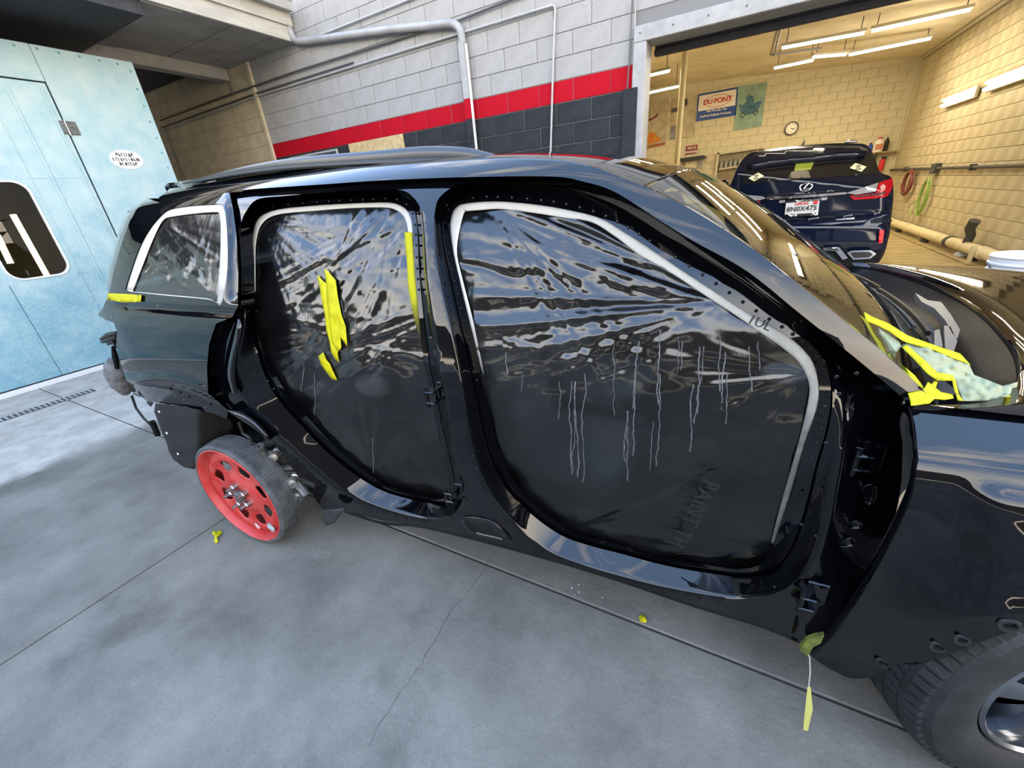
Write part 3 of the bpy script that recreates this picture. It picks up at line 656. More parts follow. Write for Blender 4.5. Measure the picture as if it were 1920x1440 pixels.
# floor pan
cp(MB().box((-2.5, .13, .36), (.45, 2*VC-.13, .40)).build('floor_pan', 'black', None)).matrix_basis = Matrix.Translation(Vector(OC)) @ Matrix.Rotation(CA, 4, 'Z')
CM = Matrix.Translation(Vector(OC)) @ Matrix.Rotation(CA, 4, 'Z')   # car axes (u, v, z)
cp(MB().box((.42, .16, .36), (.50, 2*VC-.16, 1.06)).build('firewall', 'black', None)).matrix_basis = CM
# dashboard and seats behind the film
dash = cp(MB().lathe([(.0, -.68), (.13, -.68), (.16, -.5), (.17, 0), (.16, .5), (.13, .68), (0, .68)], (.30, VC, .92), (0, 1, 0), 20).build('dashboard', 'interior', None, True)); dash.matrix_basis = CM
sw = MB(); cs = [(.02+.16*math.cos(t)*.35, .42+.17*math.sin(t)+.0, 0) for t in np.linspace(0, 2*math.pi, 25)]
P = [np.array([.06+.07*math.cos(t), 1.28+.17*math.sin(t), .98+.16*math.cos(t)]) for t in np.linspace(0, 2*math.pi, 25)]
w_ = cp(sw.tube(P, .014, 8, cap=False).build('steering_wheel', 'interior', None, True)); w_.matrix_basis = CM
def seat(u, v, w, m='seat'):
    def blob(name, prof, par):            # superellipse slices: (centre u, z, half u, half v)
        rows = []
        for (a, z, hu, hv) in prof:
            rows.append([(u+a+hu*math.copysign(abs(math.cos(t))**.6, math.cos(t)), v+hv*math.copysign(abs(math.sin(t))**.6, math.sin(t)), z) for t in np.linspace(0, 2*math.pi, 24, endpoint=False)])
        o = grid(name, rows, m, None, closed=True); return o
    r = blob('seat', [(.05, .42, .02, .02), (.05, .44, .24, w), (.05, .52, .27, w*1.03), (.05, .56, .25, w*.95), (.05, .57, .02, .02)], None); cp(r).matrix_basis = CM
    b = sub(blob('seat_back', [(-.17, .52, .08, w*.8), (-.2, .7, .10, w), (-.25, .95, .09, w*.95), (-.30, 1.12, .07, w*.8), (-.31, 1.16, .01, .02)], None), r)
    hd = sub(blob('head_rest', [(-.31, 1.19, .01, .02), (-.31, 1.2, .05, .13), (-.33, 1.3, .055, .14), (-.34, 1.37, .04, .11), (-.34, 1.39, .01, .01)], None), r)
seat(-.55, .50, .25); seat(-.55, 1.30, .25); seat(-1.45, .50, .27); seat(-1.45, 1.30, .27)
# ---------------------------------------------------------------- quarter panel
QO = [(300,380),(262,388),(244,413),(227,461),(213,509),(205,548),(199,566),(191,580),(183,591),(199,600),(213,605),(219,620),(218,649),(225,677),(233,703),(246,734),(263,741),(275,752),(291,755),(347,762),(402,776),(425,786),(428,770),(400,745),(390,738),(388,690),(392,645),(405,607),(436,594),(446,575),(447,500),(443,440),(437,392),(430,361),(380,367),(335,376)]
QA = [(235,542),(258,472),(278,433),(301,405),(320,392),(357,386),(399,383),(416,384),(424,410),(427,481),(423,537),(413,573),(396,563),(317,555),(262,549),(240,546)]
QB = [(249,545),(272,486),(289,444),(306,413),(326,406),(371,400),(405,398),(411,402),(414,424),(413,481),(409,537),(407,565),(390,560),(317,553),(262,548),(251,547)]
Qa = cr_spline(QA, 5, True)
def qd(P):
    P = np.atleast_2d(P)       # belt crease, arch lip and the channel beside the window
    x, y = P[:, 0], P[:, 1]
    d = .014*np.exp(-((y-(572+(x-200)*.07))/7.)**2)*np.clip((x-200)/40, 0, 1)
    arch = (x-249)/(402-249); ly = 713+(x-249)*.18-14*np.sin(np.clip(arch, 0, 1)*math.pi); d = d+.016/(1+np.exp(-(y-ly-8)/2.2))-.008*np.exp(-((y-ly)/9)**2)
    d = d+.02/(1+np.exp(-(x-431)/4.))*(1/(1+np.exp((y-560)/4)))
    return d
v, f = patch2d(lin(QO, 5), [Qa], 5); P3 = list(S(v, qd(v))); Fc = [t[::-1] for t in f]
ob = lin(QO, 5); e1 = S(ob, qd(ob)); e2 = e1+VD*.05+UD*.02
n0 = len(P3); n = len(ob); P3 += list(e1)+list(e1+VD*.012)+list(e2)
for k in range(n):
    for a in (0, n): Fc.append((n0+a+k, n0+a+(k+1) % n, n0+a+n+(k+1) % n, n0+a+n+k))
qp = cp(mesh('quarter_panel', P3, Fc, 'paint', None, True, edge=50))
nn = pnormals(v, qd); allv = [tuple(x) for x in nn]+[tuple(x) for x in np.concatenate([pnormals(ob, qd)]*3)]
qp.data.normals_split_custom_set_from_vertices([Vector(x) for x in allv])
for (x, y) in ((328,741),(345,749),(385,764),(310,735)):
    sub(MB().lathe([(.007, .001), (.006, .003), (.004, .003), (0, .0)], S([(x, y)], .004)[0], -VD, 12).build('clip_hole', 'black', None, True), qp)
# tail of the body behind the quarter panel
tq = [(277,372),(258,383),(238,398),(224,430),(213,468),(204,505),(200,537),(201,550)]
tn = crn(tq, 5); tb = crn([(300,380),(262,388),(250,404),(238,430),(227,461),(216,500),(206,545),(203,552)], 5)
rows = [S(tb, .045), S(tb*.5+tn*.5, .05), S(tn, .075), S(tn, .075)+VD*.12-UD*.05, S(tn, .075)+VD*.5-UD*.10, S(tn, .075)+VD*1.0-UD*.10, S(tn, .075)+VD*1.3+UD*.0]
cp(grid('tailgate_edge', rows, 'paint', None))
rows = []
lowq = crn([(201,552),(186,590),(214,606),(220,640),(228,685),(246,732)], 5)
for a, b in ((0.01, 0), (.08, -.04), (.3, -.08), (1.4, -.08), (1.6, 0)): rows.append(S(lowq, .02)+VD*a+UD*b)
cp(grid('tailgate_lower', rows, 'paint', None))
# spoiler lip over the tailgate
sp = crn([(309,351),(315,345),(330,343),(370,337),(402,331)], 4)
rows = [S(sp, .02)-np.array([0, 0, .03]), S(sp, .02), S(sp, .05)+np.array([0, 0, .006]), S(sp, .02)+VD*.4+np.array([0, 0, .03]), S(sp, .02)+VD*.7+np.array([0, 0, .035])]
cp(grid('rear_spoiler', rows, 'paint', None))
cp(MB().box((-2.5, .16, .4), (-2.46, 2*VC-.16, 1.25)).build('tailgate_inner_trim', 'black', None)).matrix_basis = CM
# roof rails
RL = [(352,342,2),(400,331,4),(470,316,7),(560,303,9),(700,293,10),(800,287,12),(872,288,11),(915,293,7),(950,297,2)]
RLs = crn(RL, 6)
cen = np.array([on(p[0], p[1]+1, 1, .986+.27+p[0]*0+math.sin(CA)*(-1.2+(p[0]-350)/600.)) for p in RLs])
hh = RLs[:, 2]*.00175
rows = []
for (a, b) in ((-1, -1.6), (-1.1, 0), (-.9, .8), (-.4, 1), (.4, 1), (.9, .8), (1.1, 0), (1, -1.6)):
    rows.append(cen+np.outer(hh*0+.02*a, VD)+np.outer(hh*b, [0, 0, 1]))
rail = cp(grid('roof_rail', rows, 'blackplastic', None)); rail.data.materials[0] = mat('satin_black', (.02, .025, .03), .22)
o2 = cp(grid('roof_rail', [mir(r) for r in rows], rail.data.materials[0], None))
st = [cen-np.outer(hh*1.3, [0, 0, 1])-VD*.03, cen-np.outer(hh*.7, [0, 0, 1])-VD*.03, cen-np.outer(hh*.6, [0, 0, 1])-VD*.015]
cp(grid('rail_seal', st, 'black', None))
# bright lip of the rear jamb
JO = [(449,598),(453,620),(442,678),(441,710),(447,738)]; JI = [(440,601),(427,640),(417,680),(415,708),(424,735)]
a, b = crn(JO, 6), crn(JI, 6)
cp(grid('jamb_lip', [S(a, .03), S(a, .012), S(a*.6+b*.4, .012), S(a*.2+b*.8, .03), S(b, .045)], 'paint', None))
JO = [(405,603),(397,640),(391,690)]; JI = [(432,596),(404,632),(394,690)]
# lip of the rear arch
JO = [(426,766),(455,774),(480,790),(505,818),(506,826)]; JI = [(428,772),(452,788),(474,802),(492,816),(499,828)]
a, b = crn(JO, 6), crn(JI, 6)
cp(grid('arch_lip', [S(a, .05), S(a, .0), S(a*.5+b*.5, -.015), S(b, -.012), S(b, .02)], 'paint', None))
# rear body of the sill behind the arch, dark box section
# pinch weld along the sill
pw = [(645,960),(720,982),(800,990),(967,1032),(1133,1080),(1300,1136),(1425,1174),(1500,1204)]
p = crn(pw, 6); rows = [S(p, .035)+np.array([0, 0, .012]), S(p, .036)+np.array([0, 0, -.006]), S(p, .04)+np.array([0, 0, -.006]), S(p, .12)+np.array([0, 0, -.0])]
cp(grid('pinch_weld', rows, 'paint', None, edge=30))
# recessed swage in the lower B pillar
def ring(name, loop, d0, dep, m='paint', w=6):
    c = np.mean(loop, 0); a = cr_spline(loop, 5, True); r = [S(a, d0+.001), S(a*.9+c*.1, d0-dep), S(a*.8+c*.2, d0-dep), S(a*.7+c*.3, d0-.002), S(a*.3+c*.7, d0-.002), S(a*.02+c*.98, d0-.002)]
    return cp(grid(name, r, m, None, closed=True))
ring('pressed_panel', [(862,972),(875,968),(920,975),(950,1000),(962,1018),(930,1012),(880,998)], D2, .006)
ring('pillar_grommet', [(836,785),(846,779),(856,786),(858,802),(852,812),(842,812),(836,800)], D2+.03, .01)
ring('pillar_grommet', [(1616,915),(1632,906),(1644,915),(1642,938),(1628,950),(1616,940)], float(D2f((1630,928))[0]), .012)
ring('pillar_grommet', [(1586,990),(1600,976),(1616,980),(1614,992)], float(D2f((1600,984))[0]), .012); ring('pillar_grommet', [(1572,1026),(1584,1010),(1602,1010),(1604,1024)], float(D2f((1590,1018))[0]), .012)
def hinge(px, py, d, sc=1, tilt=0):
    p = S([(px, py)], d)[0]
    h = thing('door_hinge', '', ''); del h['label']; del h['category']; h.parent = car; h.matrix_parent_inverse = CI
    h.location = p; h.rotation_euler = (0, 0, CA); h.scale = (sc, sc, sc)
    MB().box((-.03, -.012, -.045), (.03, 0, .045)).build('hinge_plate', 'paint', h, bevel=.003)
    MB().box((-.055, -.07, .018), (-.012, -.005, .028)).build('hinge_arm', 'paint', h, bevel=.003)
    MB().box((-.055, -.07, -.028), (-.012, -.005, -.018)).build('hinge_arm', 'paint', h, bevel=.003)
    MB().lathe([(0, -.045), (.009, -.045), (.009, .045), (0, .045)], (-.05, -.06, 0), (0, 0, 1), 12).build('hinge_pin', 'paint', h, True)
    for z in (-.033, .033): MB().lathe([(.009, 0), (.009, .007), (0, .008)], (.012, -.012, z), (0, -1, 0), 6).build('bolt', 'paint', h)
hinge(836, 735, .07, .8); hinge(866, 920, .045, .75); hinge(1632, 850, float(D2f((1632, 850))[0])-.002, .8); hinge(1530, 1108, .033, .8)
# ---------------------------------------------------------------- wheels, suspension, liners
def slots(c, ax, R, ang, n, r1, r2, wdt): pass
def frame_of(ax):
    ax = np.array(ax, float); ax /= np.linalg.norm(ax); a = np.cross([0, 0, 1], ax); a /= np.linalg.norm(a); return ax, a, np.cross(ax, a)
hub = on(446, 932, 2, .305); AX = -VD                      # outward axis
hb, ea, eb = frame_of(AX)
Rt = hub[2]-.004
rwl = thing('spare_wheel', '', ''); del rwl['label']; del rwl['category']; rwl.parent = car; rwl.matrix_parent_inverse = CI
TB = [(Rt*.88, -.012), (Rt*.905, .002), (Rt*.945, .004), (Rt*.98, -.004)]
for k, y in enumerate(np.linspace(-.014, -.104, 10)):      # ribs and grooves round the tread
    cc = Rt-.006*((k-4.5)/4.5)**2
    TB += [(cc, y+.003), (cc, y-.004), (cc-.005, y-.0055), (cc-.005, y-.0075)]
TB += [(Rt*.96, -.114), (Rt*.88, -.116), (Rt*.84, -.10)]
ww = adopt(MB().lathe(TB, hub, AX, 64).build('tire', 'oldrubber', None, True, edge=30), rwl, Matrix())
adopt(MB().lathe([(Rt*.84, -.10), (Rt*.88, -.012), (Rt*.925, -.0), (Rt*.90, .005), (Rt*.868, -.006), (Rt*.855, -.03), (Rt*.81, -.034)], hub, AX, 64).build('rim', 'redwheel', None, True, edge=40), rwl, Matrix())
# pressed disc with eight windows
Ro = Rt*.82
def P2(x, y, h): return hub+ea*x+eb*y+hb*h
def disc_h(r): return -.034+.012*math.exp(-((r-Ro*.86)/.02)**2)-.02*(1-min(1, r/(Ro*.9)))**.5*0+(.012 if r < Ro*.36 else .012*math.exp(-((r-Ro*.36)/.02)**2))
circ = [(Ro*math.cos(t), Ro*math.sin(t)) for t in np.linspace(0, 2*math.pi, 72, endpoint=False)]
hl = []
for k in range(8):
    t0 = 2*math.pi*k/8+.28; rm = Ro*.66; w, hgt = Ro*.15, Ro*.115
    lp = []
    for a in np.linspace(0, 2*math.pi, 14, endpoint=False):
        ca, sa = math.cos(a), math.sin(a); x = w*math.copysign(abs(ca)**.6, ca); y = hgt*math.copysign(abs(sa)**.6, sa)*(1+.25*x/w)
        lp.append((rm*math.cos(t0)+y*math.cos(t0)-x*math.sin(t0), rm*math.sin(t0)+y*math.sin(t0)+x*math.cos(t0)))
    hl.append(np.array(lp))
hl.append(np.array([(.03*math.cos(t), .03*math.sin(t)) for t in np.linspace(0, 2*math.pi, 20, endpoint=False)]))
v, f = patch2d(circ, hl, .012)
V = [P2(x, y, disc_h(math.hypot(x, y))) for x, y in v]
dsc = adopt(mesh('wheel_disc', V, f, 'redwheel', None, True), rwl, Matrix()); solid(dsc, .004, 0)
for k in range(5):
    t = 2*math.pi*k/5+.5; c = P2(.057*math.cos(t), .057*math.sin(t), -.02)
    nut = adopt(MB().lathe([(.016, -.01), (.016, .022), (.013, .026), (.009, .026), (.009, .05), (0, .051)], c, AX, 6).build('wheel_nut', 'steel', None), rwl, Matrix())
adopt(MB().lathe([(.03, -.06), (.03, .0), (.022, .006), (0, .006)], hub, AX, 20).build('hub_centre', 'castiron', None, True), rwl, Matrix())
for (x, y, r, nm) in ((Ro*.52, -Ro*.72, .026, 's'), (Ro*.05, -Ro*.83, .019, 'c')):
    pt = [P2(x+r*(1+.1*math.cos(4*t))*math.cos(t), y+r*(1+.1*math.cos(4*t))*math.sin(t), disc_h(math.hypot(x, y))+.004) for t in np.linspace(0, 2*math.pi, 24, endpoint=False)]
    s_ = adopt(mesh('round_sticker', pt, [tuple(range(24))], mat('sticker_'+nm, (.55, .6, .58) if nm == 's' else (.75, .45, .45), .4, col2=(.15, .25, .25) if nm == 's' else (.35, .2, .2), vscale=60), None), rwl, Matrix())
# straps round the tyre
for px in ((405, 868), (540, 985)): pass
# brake disc and hub behind
br = cp(MB().lathe([(0, -.10), (.15, -.10), (.15, -.115), (.06, -.115), (.06, -.19), (0, -.19)], hub, AX, 40).build('brake_disc', 'castiron', None, True))
Cw = CM.inverted() @ Vector(hub); cu_, cv_, cz_ = Cw
def q3(u, v, z): return uvz(u, v, z)
sus = cp(MB().tube([q3(cu_+.02, cv_+.16, cz_+.02), q3(cu_+.18, cv_+.2, cz_+.17), q3(cu_+.22, cv_+.3, cz_+.20)], [.04, .035, .03], 10).build('suspension_knuckle', 'castiron', None, True))
for (A, B, r) in (((.05, .15, .2), (.12, .75, .15), .022), ((.1, .14, -.04), (.25, .7, -.02), .028), ((-.1, .16, .0), (-.1, .7, .0), .018), ((.16, .12, .12), (.36, .34, .02), .02)):
    cp(MB().tube([q3(cu_+A[0], cv_+A[1], cz_+A[2]), q3(cu_+(A[0]+B[0])/2, cv_+(A[1]+B[1])/2, cz_+(A[2]+B[2])/2+.01), q3(cu_+B[0], cv_+B[1], cz_+B[2])], r, 10).build('control_arm', 'castiron', None, True))
for (px, py, s) in ((498,866,.028),(512,858,.02),(546,908,.026),(556,932,.020)):
    p = on(px, py, 1, hub[1]+.12)
    b_ = cp(MB().lathe([(s*.3, .0), (s, .0), (s, -.02), (s*.8, -.024), (s*.8, -.04), (s, -.045), (s, -.06), (0, -.06)], p, -VD+UD*.6, 18).build('bushing', 'rust', None, True))
    sub(MB().lathe([(s*.5, 0), (s*.5, .014), (0, .015)], p, -VD+UD*.6, 6).build('bolt', 'steel', None), b_)
P = [on(x, y, 1, hub[1]+d) for x, y, d in ((487,835,.1),(500,880,.12),(520,900,.13),(540,905,.13))]; cp(MB().tube(P, [.018, .03, .03, .02], 8).build('knuckle_arm', 'castiron', None, True))
P = [on(x, y, 1, hub[1]+.13) for x, y in ((548,925),(560,940),(572,925),(555,905))]; cp(MB().tube(P, .016, 6).build('lower_arm_end', 'castiron', None, True))
P = [on(x, y, 1, hub[1]+.06) for x, y in ((448,792),(455,812),(468,820),(474,836),(486,838))]; cp(MB().tube(P, .006, 6).build('brake_hose', 'rubber', None, True))
ds = cp(MB().lathe([(0, -.16), (.05, -.15), (.062, -.08), (.062, .08), (.05, .15), (0, .16)], on(430, 800, 1, hub[1]+.42), UD, 20).build('exhaust_silencer', 'castiron', None, True))
ex = cp(patch('mud_flap_bracket', [(608,957),(644,954),(636,968),(625,982),(612,986),(603,973)], [], .06, 'graypl', None, g=5, closed_sp=False, kind='p')); solid(ex, .006, -1)
# felt arch liner hanging behind the wheel
LN = [(291,757),(340,762),(402,776),(432,788),(436,800),(424,830),(418,840),(385,850),(368,868),(363,880),(345,876),(325,862),(316,845),(313,832),(304,812),(298,795),(289,772)]
ln = patch('arch_liner', LN, [], lambda P: .0+.14*np.clip((P[:, 0]-372)/60, 0, 1)+.006*np.sin(P[:, 1]/9), 'felt', None, g=7, closed_sp=False, kind='p'); cp(ln); solid(ln, .006, -1)
for p in ((299,772),(313,812),(334,851)): sub(MB().lathe([(.007, 0), (.006, .003), (0, .003)], S([p], -.004, 'p')[0], -VD, 10).build('liner_clip', 'whitetrim', None, True), ln)
# loose ends at the tail
P = [S([p], .03, 'p')[0] for p in ((247,742),(255,765),(270,785),(283,797),(288,804))]
wl = cp(MB().tube(P, .006, 6).build('wiring', 'rubber', None, True)); sub(MB().tube([S([p], .03, 'p')[0] for p in ((285,790),(296,816))], .014, 8).build('plug', 'blackplastic', None, True), wl)
cp(MB().tube([S([p], .03, 'p')[0] for p in ((250,738),(262,743),(275,741),(279,748),(285,758))], .004, 5).build('wiring', 'rubber', None, True))
cp(patch('body_bracket', [(273,745),(286,748),(288,757),(283,763),(275,757)], [], .02, 'paint', None, g=4, closed_sp=False))
fz = cp(MB().tube([S([p], .06, 'p')[0] for p in ((212,672),(216,682),(221,700),(229,720),(236,738))], [.02, .045, .055, .05, .02], 14).build('bumper_foam', mat('grey_foam', (.05, .052, .055), .95, col2=(.13, .13, .14), vscale=22, bump=.8, bscale=40), None, True))
for base_ in (((190,636),(205,628),(221,624)), ((192,641),(207,636),(220,632)), ((203,645),(215,640),(222,652)), ((212,650),(216,668),(220,690))):
    P = [S([p], .03, 'p')[0] for p in base_]; cp(MB().tube(P, [.008, .014, .010], 6).build('torn_seal', 'blackplastic', None, True))
# front wheel, steered
fh_c = uvz(.88, .015, .375); ang = math.radians(20)
AXF = -VD*math.cos(ang)+UD*math.sin(ang)
hb2, fa, fb = frame_of(AXF); Rf = .385
fwh = thing('front_wheel', '', ''); del fwh['label']; del fwh['category']; fwh.parent = car; fwh.matrix_parent_inverse = CI
prof = [(.235, -.03), (.245, .0), (.27, .012), (.32, .018), (.35, .010), (.368, -.008), (.378, -.03)]
for y in (-.065, -.11, -.155, -.2): prof += [(.385, y+.03), (.385, y-.002), (.374, y-.004), (.374, y-.011), (.385, y-.013)]
prof += [(.378, -.235), (.35, -.255), (.27, -.26), (.24, -.24)]
adopt(MB().lathe(prof, fh_c, AXF, 96).build('tire', 'rubber', None, True, edge=25), fwh, Matrix())
sp_ = MB()
for k in range(72):                       # shoulder sipes: raised lugs
    t = 2*math.pi*k/72; c, s = math.cos(t), math.sin(t)
    for (y0, y1, rr) in ((-.002, -.034, .386), (-.05, -.082, .3885), (-.095, -.127, .3885), (-.14, -.172, .3885), (-.19, -.235, .386)):
        V = []
        for (dt, y, r) in ((-.036, y0, rr-.012 if y0 > -.01 else rr), (.03, y0, rr-.012 if y0 > -.01 else rr), (.036, y1, rr), (-.03, y1, rr)):
            tt = t+dt; V.append(fh_c+(fa*math.cos(tt)+fb*math.sin(tt))*r+hb2*y)
        V += [v-(fa*math.cos(t)+fb*math.sin(t))*.012 for v in V]
        sp_.add(V, [(0, 1, 2, 3), (0, 4, 5, 1), (1, 5, 6, 2), (2, 6, 7, 3), (3, 7, 4, 0)])
adopt(sp_.build('tread_blocks', 'rubber', None, kind='stuff'), fwh, Matrix())
adopt(MB().lathe([(.236, -.03), (.238, -.004), (.230, .002), (.222, -.006), (.214, -.05), (.2, -.1)], fh_c, AXF, 64).build('rim', 'alloy', None, True, edge=30), fwh, Matrix())
for k in range(5):
    t = 2*math.pi*k/5+.55; rows = []
    for r, w, h in ((.05, .032, -.012), (.10, .026, -.006), (.16, .030, -.012), (.20, .042, -.022), (.222, .05, -.03)):
        d = fa*math.cos(t)+fb*math.sin(t); e_ = -fa*math.sin(t)+fb*math.cos(t)
        rows.append([fh_c+d*r+e_*x*w+hb2*(h+y) for x, y in ((-1, -.03), (-.9, -.003), (-.4, .003), (.4, .003), (.9, -.003), (1, -.03))])
    adopt(grid('spoke', rows, 'alloy', None, edge=40), fwh, Matrix())
adopt(MB().lathe([(.06, -.04), (.06, -.008), (.05, -.002), (0, .004)], fh_c, AXF, 32).build('hub_cap', 'alloy', None, True, edge=40), fwh, Matrix())
adopt(MB().lathe([(0, -.12), (.17, -.12), (.17, -.135), (0, -.135)], fh_c, AXF, 40).build('brake_disc', 'castiron', None, True), fwh, Matrix())
# front wheel-house liner
rows = []
for t in np.linspace(-.35, math.pi+.2, 26):
    rows.append([q3(1.0+.50*math.cos(math.pi-t), v, .40+.50*math.sin(t)) for v in (-.02, .2, .45)])
cp(grid('front_arch_liner', rows, 'felt', None))
far = []
for (nm, c) in (('far_rear_wheel', (cu_, 2*VC-cv_-.0, .33)), ('far_front_wheel', (1.0, 2*VC-.02, .37))):
    c3 = q3(*c); r_ = c[2]
    o = cp(MB().lathe([(r_*.55, .02), (r_*.62, .03), (r_*.9, .03), (r_, .0), (r_, -.2), (r_*.9, -.23), (r_*.6, -.2), (r_*.55, -.02), (0, -.02)], c3, VD, 40).build('wheel', 'rubber', None, True, edge=30))
# ================================================================== MASKING FILM ON THE OPENINGS
def n1(t, seed):
    r = np.random.default_rng(seed); tab = r.random(512)*2-1; i = np.floor(t).astype(int); f = t-i; f = f*f*(3-2*f); return tab[i % 512]*(1-f)+tab[(i+1) % 512]*f
def fan(P, A, a0, a1, fr, amp, R, seed, r0_=12, soft=8):
    dx, dy = P[:, 0]-A[0], P[:, 1]-A[1]; r = np.hypot(dx, dy); th = np.degrees(np.arctan2(dy, dx)); m = (a0+a1)/2; th = (th-m+180) % 360-180; h = (a1-a0)/2
    w = 1/(1+np.exp((np.abs(th)-h)/soft*3)); x = th*fr/45
    nse = n1(x+100, seed)+.4*n1(x*2.1+60, seed+1)+.25*n1(th/9+30, seed+2)*2
    cell = r*45/fr*.01745*.0013
    return amp/.006*.25*w*cell*nse*np.exp(-(r/R)**2)
def fold(P, pts, w, amp):
    pts = crn(np.array(pts, float), 6); best = np.full(len(P), 1e9); ts = np.zeros(len(P)); n = len(pts)-1
    for i in range(n):
        a, b = pts[i], pts[i+1]; d = b-a; t = np.clip(((P-a)@d)/(d@d), 0, 1); q = a+t[:, None]*d; ds_ = np.hypot(*(P-q).T)
        k = ds_ < best; best[k] = ds_[k]; ts[k] = (i+t[k])/n
    env = np.sin(np.clip(ts, 0, 1)*math.pi)**.5
    return .42*amp*env*np.exp(-(best/(w*(.5+.7*env)))**2)
def sn(P, sx, sy, seed):       # value noise
    r = np.random.default_rng(seed); tab = r.random((64, 64))*2-1; x, y = P[:, 0]/sx, P[:, 1]/sy; i, j = np.floor(x).astype(int), np.floor(y).astype(int); f, g = x-i, y-j
    f = f*f*(3-2*f); g = g*g*(3-2*g); i %= 64; j %= 64; i1, j1 = (i+1) % 64, (j+1) % 64
    return (tab[i, j]*(1-f)+tab[i1, j]*f)*(1-g)+(tab[i, j1]*(1-f)+tab[i1, j1]*f)*g
def Hf(P):
    h = fan(P, (1356,568), 155, 215, 14, .0085, 520, 11, soft=6)+fan(P, (1300,520), 178, 216, 12, .006, 300, 12)+fan(P, (930,396), -5, 75, 10, .006, 330, 13)
    h += fan(P, (880,610), -25, 35, 12, .005, 170, 14)+fan(P, (858,480), -40, 40, 10, .004, 110, 15)+fan(P, (900,700), -50, 40, 11, .004, 200, 16)
    h += fan(P, (1072,988), -55, 10, 9, .005, 260, 17)+fan(P, (1518,700), 120, 200, 8, .004, 220, 18)+fan(P, (1445,1035), 165, 225, 8, .004, 220, 19)
    for pts, w, a in (([(940,394),(1060,440),(1200,500),(1345,560)], 7, -.010), ([(955,396),(1080,436),(1210,492),(1345,556)], 5, .008), ([(1000,404),(1100,440),(1220,490)], 6, -.008), ([(1010,400),(1110,430),(1190,470)], 4, .006),
                      ([(880,600),(1000,592),(1150,575),(1345,568)], 7, -.012), ([(885,612),(1000,606),(1150,590),(1345,570)], 5, .010), ([(885,640),(1000,632),(1150,605),(1345,572)], 9, -.008), ([(890,655),(1010,650),(1160,618),(1340,575)], 5, .007),
                      ([(862,494),(900,500),(960,518),(1035,512)], 7, -.012), ([(862,485),(900,490),(960,508)], 5, .008), ([(1080,985),(1200,935),(1320,885),(1410,865)], 9, .014), ([(1100,965),(1220,925),(1330,873)], 6, -.006),
                      ([(1235,1035),(1320,1036),(1410,1028)], 6, .012), ([(1300,1050),(1370,1040)], 4, .006), ([(930,720),(1100,690),(1300,620)], 8, .005), ([(925,745),(1080,720),(1250,660)], 6, -.005), ([(1515,702),(1430,730),(1350,780)], 8, .006)):
        h += fold(P, pts, w, a)
    h += .0035*sn(P+np.array([3, 9]), 46, 30, 3)+(.0009*sn(P, 21, 15, 4)+.0006*sn(P, 11, 9, 5))*np.clip((650-P[:, 1])/80, 0, 1)
    h += .012*np.exp(-(((P[:, 0]-1180)/190)**2+((P[:, 1]-760)/170)**2))
    return h
def Hr(P):
    h = fan(P, (735,392), 95, 165, 11, .007, 260, 21)+fan(P, (768,418), 100, 165, 9, .007, 240, 22)+fan(P, (488,412), 5, 85, 9, .005, 200, 23)+fan(P, (605,520), 130, 230, 9, .005, 130, 24)
    h += fan(P, (622,510), -75, 0, 8, .006, 200, 25)+fan(P, (646,640), -35, 50, 12, .006, 190, 26)+fan(P, (614,630), 130, 215, 12, .006, 170, 27)+fan(P, (480,570), -20, 35, 12, .005, 120, 28)
    h += fan(P, (784,600), 120, 190, 14, .006, 170, 29)+fan(P, (785,700), 110, 200, 10, .004, 130, 30)+fan(P, (700,900), -110, -50, 8, .005, 140, 31)+fan(P, (480,650), -30, 30, 10, .004, 120, 32)
    for pts, w, a in (([(735,395),(690,450),(640,500)], 9, -.016), ([(725,395),(680,440),(625,490)], 6, .010), ([(766,415),(710,470),(650,520)], 7, -.012), ([(764,400),(700,455),(640,510)], 5, .008),
                      ([(500,400),(530,412),(555,414),(570,405)], 5, -.008), ([(545,590),(570,610),(600,625),(614,632)], 7, .009), ([(648,640),(700,610),(780,588)], 7, .009), ([(648,655),(710,640),(785,605)], 6, -.008), ([(475,600),(540,610),(610,625)], 8, -.007), ([(665,890),(700,830),(720,780)], 7, .008), ([(690,895),(730,830),(760,790)], 5, -.006), ([(555,430),(600,480),(615,515)], 8, -.006)):
        h += fold(P, pts, w, a)
    h += .0045*sn(P, 40, 34, 6)+.0009*sn(P, 18, 15, 7)+.0005*sn(P, 10, 10, 8)*(P[:, 1] < 600)
    h += .02*np.exp(-(((P[:, 0]-700)/90)**2+((P[:, 1]-720)/70)**2))
    return h
def Hq(P):
    return fan(P, (405,402), 90, 180, 9, .006, 130, 41)+fan(P, (300,412), 0, 80, 9, .006, 130, 42)+fan(P, (400,556), 180, 262, 10, .006, 130, 43)+fan(P, (256,543), -80, 0, 8, .005, 100, 44)+.002*sn(P, 26, 22, 45)+.0005*sn(P, 12, 12, 46)
def sheet(name, label, loop, d, Hfun, g, loc):
    root = thing('masking_film', label, 'plastic sheet', loc, 'clear plastic film masking the openings of the black car'); IV = Matrix.Translation(-Vector(loc))
    v, f = patch2d(loop, [], g); dd = d-Hfun(v)
    o = adopt(mesh('film', S(v, dd), [t[::-1] for t in f], 'film', None, True), root, IV); return root, IV, o
